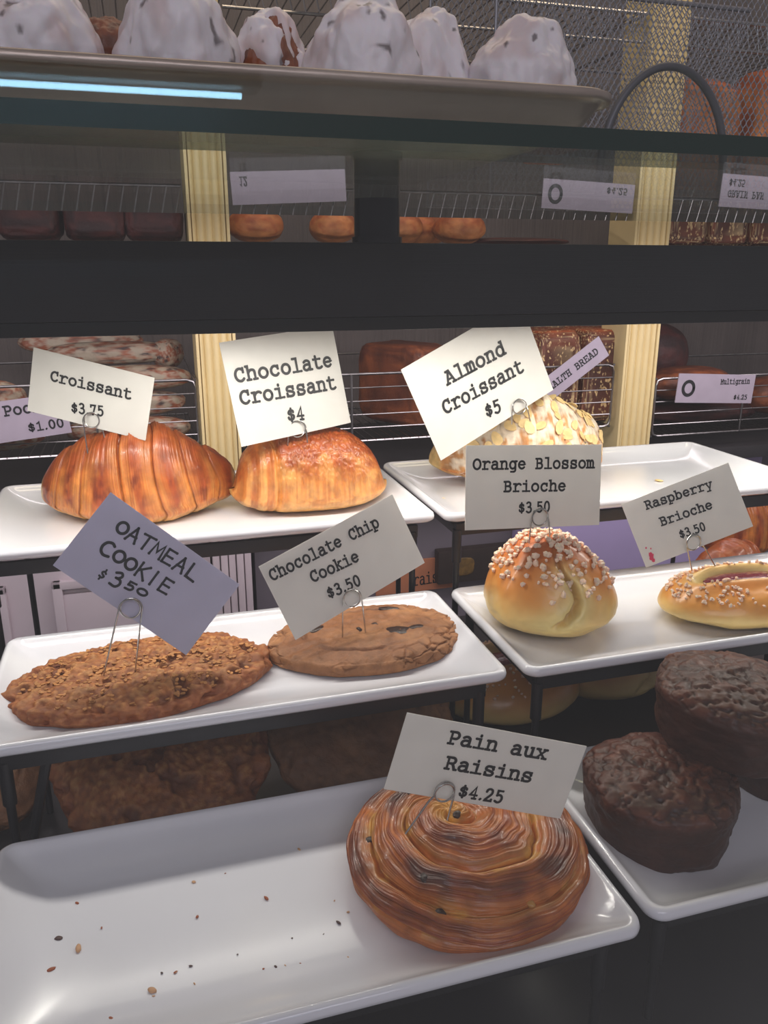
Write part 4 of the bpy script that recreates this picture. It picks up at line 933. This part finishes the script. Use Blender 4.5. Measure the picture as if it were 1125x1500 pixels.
def rack(x0, x1, z, label):
    g = empty('wire_shelf', ((x0+x1)/2, 1.2, z), 0, label, 'shelf', 'chromed wire shelves')
    s = MB(); s.tube([(x0, 1.2, z), (x1, 1.2, z)], .0028, 8); s.tube([(x0, 1.2, z-.038), (x1, 1.2, z-.038)], .0022, 8); s.tube([(x0, 1.55, z), (x1, 1.55, z)], .0028, 8)
    s.tube([(x0, 1.2, z), (x0, 1.55, z)], .0025, 8); s.tube([(x1, 1.2, z), (x1, 1.55, z)], .0025, 8)
    inv(s.build('frame', rackwire, g), g)
    s = MB(); n = int((x1-x0)/.018)
    for k in range(n):
        x = x0+(x1-x0)*(k+.5)/n; s.tube([(x, 1.2, z+.001), (x, 1.55, z+.001)], .0012, 5); s.tube([(x, 1.199, z), (x+.009, 1.199, z-.038)], .001, 5)
    o = inv(s.build('shelf_wires', rackwire, g), g); o['kind'] = 'stuff'
    return g
for z, nm in ((.030, 'level with the top rail'), (.36, 'above the sheet pan')):
    rack(-.5, .066, z, 'chromed wire shelf left of the left post, '+nm); rack(.134, .762, z, 'chromed wire shelf between the posts, '+nm); rack(.838, 1.5, z, 'chromed wire shelf right of the right post, '+nm)

def loaf(name, loc, s, seed, label, group, style='brown', rz=0, sub=5, box=.55, rot=None):
    V, F = ico(sub); P = np.stack([spow(V[:, 0], box), spow(V[:, 1], box), spow(V[:, 2], box if box < .7 else .9)], 1)
    P = P*(1+.05*fbm(V*2.5+seed, 3)+.012*fbm(V*10+seed, 2))[:, None]*np.array(s)
    P[:, 2] = P[:, 2]+s[2]
    n1 = fbm(V*4+seed, 3); tz = V[:, 2]
    if style == 'brown': col = mixc(lin(150, 82, 44), lin(104, 52, 32), sm(-.3, .4, n1+.3*tz))
    elif style == 'dark': col = mixc(lin(88, 40, 36), lin(54, 24, 24), sm(-.3, .4, n1))
    elif style == 'roll': col = mixc(lin(210, 138, 78), lin(176, 92, 46), sm(-.4, .6, n1+.6*tz))
    elif style == 'seed':
        col = mixc(lin(124, 64, 36), lin(90, 44, 28), sm(-.3, .4, n1)); sp = sm(.30, .55, noise(V*np.array([30, 22, 30])+seed))*sm(.92, .7, tz)
        col = mixc(col, lin(204, 178, 132), sp*.9); col = mixc(col, lin(176, 90, 46), sm(.75, .95, tz))
    else:
        sp = sm(-.15, .3, fbm(V*np.array([14, 5, 5])+seed, 4)); col = mixc(lin(150, 84, 54), lin(66, 52, 50), sm(.1, .4, n1)); col = mixc(col, lin(188, 172, 150), sp*.75)
    o = mesh_np(name, P, F, seedm if style == 'seed' else flourm if style == 'stick' else breadm, None, col, loc=loc, rot=rot or (0, 0, rz)); return props(o, label, 'bread', group)
# seeded sticks in the left basket
B1 = ('at the front bottom', 'in the second layer', 'in the third layer', 'on top, long', 'on top behind', 'small one against the basket end', 'at the far left', 'at the far left, lower')
for k, (x, y, z, hx, r) in enumerate(((-.03, 1.24, -.252, .088, .020), (-.035, 1.25, -.214, .09, .019), (-.02, 1.26, -.178, .085, .019), (-.045, 1.30, -.142, .095, .017), (-.09, 1.34, -.128, .09, .018), (.035, 1.30, -.15, .028, .022), (-.235, 1.24, -.21, .07, .03), (-.22, 1.25, -.255, .075, .024))):
    loaf('bread_stick', (x, y, z), (hx, .021, r), k*3.1, 'floured poppy-seed bread stick in the left basket, '+B1[k], 'bread sticks in the left basket', 'stick', radians((-3, 4, -2, -6, 8, 60, 5, 0)[k]), 5, .78)
# middle basket
for k, (x, wd, y) in enumerate(((.680, .040, 1.28), (.768, .043, 1.28))):
    loaf('seeded_loaf', (x-.012, y, -.259), (wd, .055, .078), k*4.4+1, ('tall square seeded loaf, left one of the pair beside the right post', 'tall square seeded loaf touching the right post')[k], 'seeded loaves in the middle basket', 'seed', 0, 5, .22)
loaf('seeded_loaf', (.735, 1.42, -.259), (.05, .06, .088), 9.1, 'square seeded loaf standing behind the pair', 'seeded loaves in the middle basket', 'seed', 0, 5, .25)
loaf('brown_loaf', (.425, 1.32, -.258), (.044, .08, .068), 3.2, 'plain brown loaf behind the almond croissant card', 'brown loaves', 'brown', .5, 5, .35)
loaf('brown_loaf', (.20, 1.34, -.258), (.05, .08, .05), 5.2, 'plain brown loaf behind the chocolate croissant card', 'brown loaves', 'dark', .2, 5, .5)
# right basket
loaf('round_loaf', (.955, 1.27, -.235), (.085, .05, .030), 1.2, 'flat oval multigrain loaf above the Multigrain sign', 'loaves in the right basket', 'brown', 0, 5, .8)
loaf('round_loaf', (.955, 1.40, -.235), (.075, .06, .065), 4.2, 'dark domed loaf behind the oval multigrain loaf', 'loaves in the right basket', 'dark', 0, 5, .8)
loaf('round_loaf', (1.155, 1.27, -.27), (.07, .05, .035), 7.2, 'brown loaf at the right edge beside the Multigrain sign', 'loaves in the right basket', 'brown', 0, 5, .8)
loaf('round_loaf', (1.00, 1.3, -.283), (.12, .06, .022), 9.9, 'dark flat loaf at the bottom of the right basket', 'loaves in the right basket', 'dark', 0, 5, .7)
# level with the rail
for k, x in enumerate((-.135, -.050, .028)):
    loaf('dark_loaf', (x, 1.26, .0325), (.0415, .05, .058+.003*k), k*2.4, 'dark red-brown loaf on the left shelf, '+('leftmost', 'middle one', 'nearest the post')[k], 'dark loaves on the left shelf', 'dark', 0, 5, .35)
for k, (x, y, r) in enumerate(((.172, 1.25, .040), (.290, 1.26, .036), (.400, 1.27, .034), (.435, 1.30, .036), (.490, 1.25, .040), (.46, 1.33, .04))):
    loaf('bread_roll', (x, y, .0325), (r, r, .024), k*1.9, 'golden roll on the middle shelf, '+('nearest the left post', 'just left of the black standoff', 'just right of the black standoff', 'second right of the standoff', 'largest right of the standoff', 'behind the others')[k], 'rolls on the middle shelf', 'roll', 0, 4, .9)
loaf('flat_bread', (.60, 1.28, .0325), (.09, .06, .006), 3.3, 'thin dark flat bread on the middle shelf right of the rolls', 'flat bread', 'dark', 0, 4, .8)
for k, x in enumerate((.878, .960, 1.043, 1.126)):
    loaf('grain_loaf', (x, 1.26, .0325), (.038, .055, .040), k*5.1, 'seeded grain loaf on the right shelf, '+('against the post', 'second from the post', 'third from the post', 'last at the right edge')[k], 'grain loaves on the right shelf', 'seed', 0, 5, .25)
# upper right and upper middle breads
for k, (x, y, z, sx, sz) in enumerate(((.93, 1.3, .117, .07, .09), (1.06, 1.28, .117, .055, .10), (1.17, 1.3, .117, .05, .08))):
    loaf('tall_loaf', (x, y, z), (sx, .06, sz), k*5+2, 'tall red-brown loaf seen through the mesh basket, '+('beside the post', 'middle one', 'at the right edge')[k], 'tall loaves behind the mesh basket', 'roll', 0, 5, .5)
rack(.838, 1.5, .115, 'chromed wire shelf right of the right post, just above the glass shelf')

# signs in front of the racks
def sign(x0, x1, z0, z1, lines, label, y=1.185, roll=0, m=paper_lilac, yaw=0):
    W, H = x1-x0, z1-z0; ca, sa = cos(roll), sin(roll)
    R = Matrix(((1, 0, 0), (0, 0, -1), (0, 1, 0))) @ Matrix(((ca, -sa, 0), (sa, ca, 0), (0, 0, 1)))
    return card('shelf_sign', W, H, ((x0+x1)/2, y, (z0+z1)/2), R, lines, label, m, 'paper signs on the bread racks', .0015)
sign(-.30, -.108, -.232, -.176, [('on Pocket', (-.02, .008), (.088, .008), .0125), ('$1.00', (.042, -.018), (.088, -.018), .011)], 'lilac paper sign reading on Pocket $1.00 at the left edge', 1.185, radians(6))
sign(.865, .985, -.238, -.188, [], 'x') if False else None
sign(.872, 1.030, -.229, -.179, [('O', (-.068, -.012), (-.045, -.012), .024), ('Multigrain', (.008, .008), (.068, .010), .0080), ('$4.25', (.040, -.018), (.068, -.018), .0075)], 'white paper sign with a large O reading Multigrain $4.25', 1.185, radians(-3))
sign(.575, .735, -.189, -.151, [('HEALTH BREAD', (-.045, -.004), (.066, -.004), .0100)], 'tilted lilac paper strip reading HEALTH BREAD behind the almond card', 1.18, radians(35))
sign(.132, .292, -.030, .012, [('12', (-.068, -.014), (-.058, -.014), .011)], 'long white sign under the middle shelf edge, left one', 1.185, radians(-3))
sign(.598, .756, -.028, .014, [('O', (-.068, -.012), (-.047, -.012), .024), ('$4.25', (.030, -.014), (.066, -.014), .0085)], 'white sign with a large O under the middle shelf edge', 1.185, radians(2))
sign(.915, 1.075, -.044, .006, [('GRAIN PAN', (-.066, .000), (.004, .000), .0095), ('$4.25', (-.066, -.017), (-.036, -.017), .0095)], 'white sign reading GRAIN PAN $4.25 under the right shelf edge', 1.185, radians(2))
sign(.232, .312, .345, .41, [('$4.25', (-.026, -.014), (.012, -.014), .0105)], 'white sign reading $4.25 above the sheet pan behind the buns', 1.185)
sign(-.02, .085, .395, .43, [], 'white sign at the top edge left of the post', 1.185)
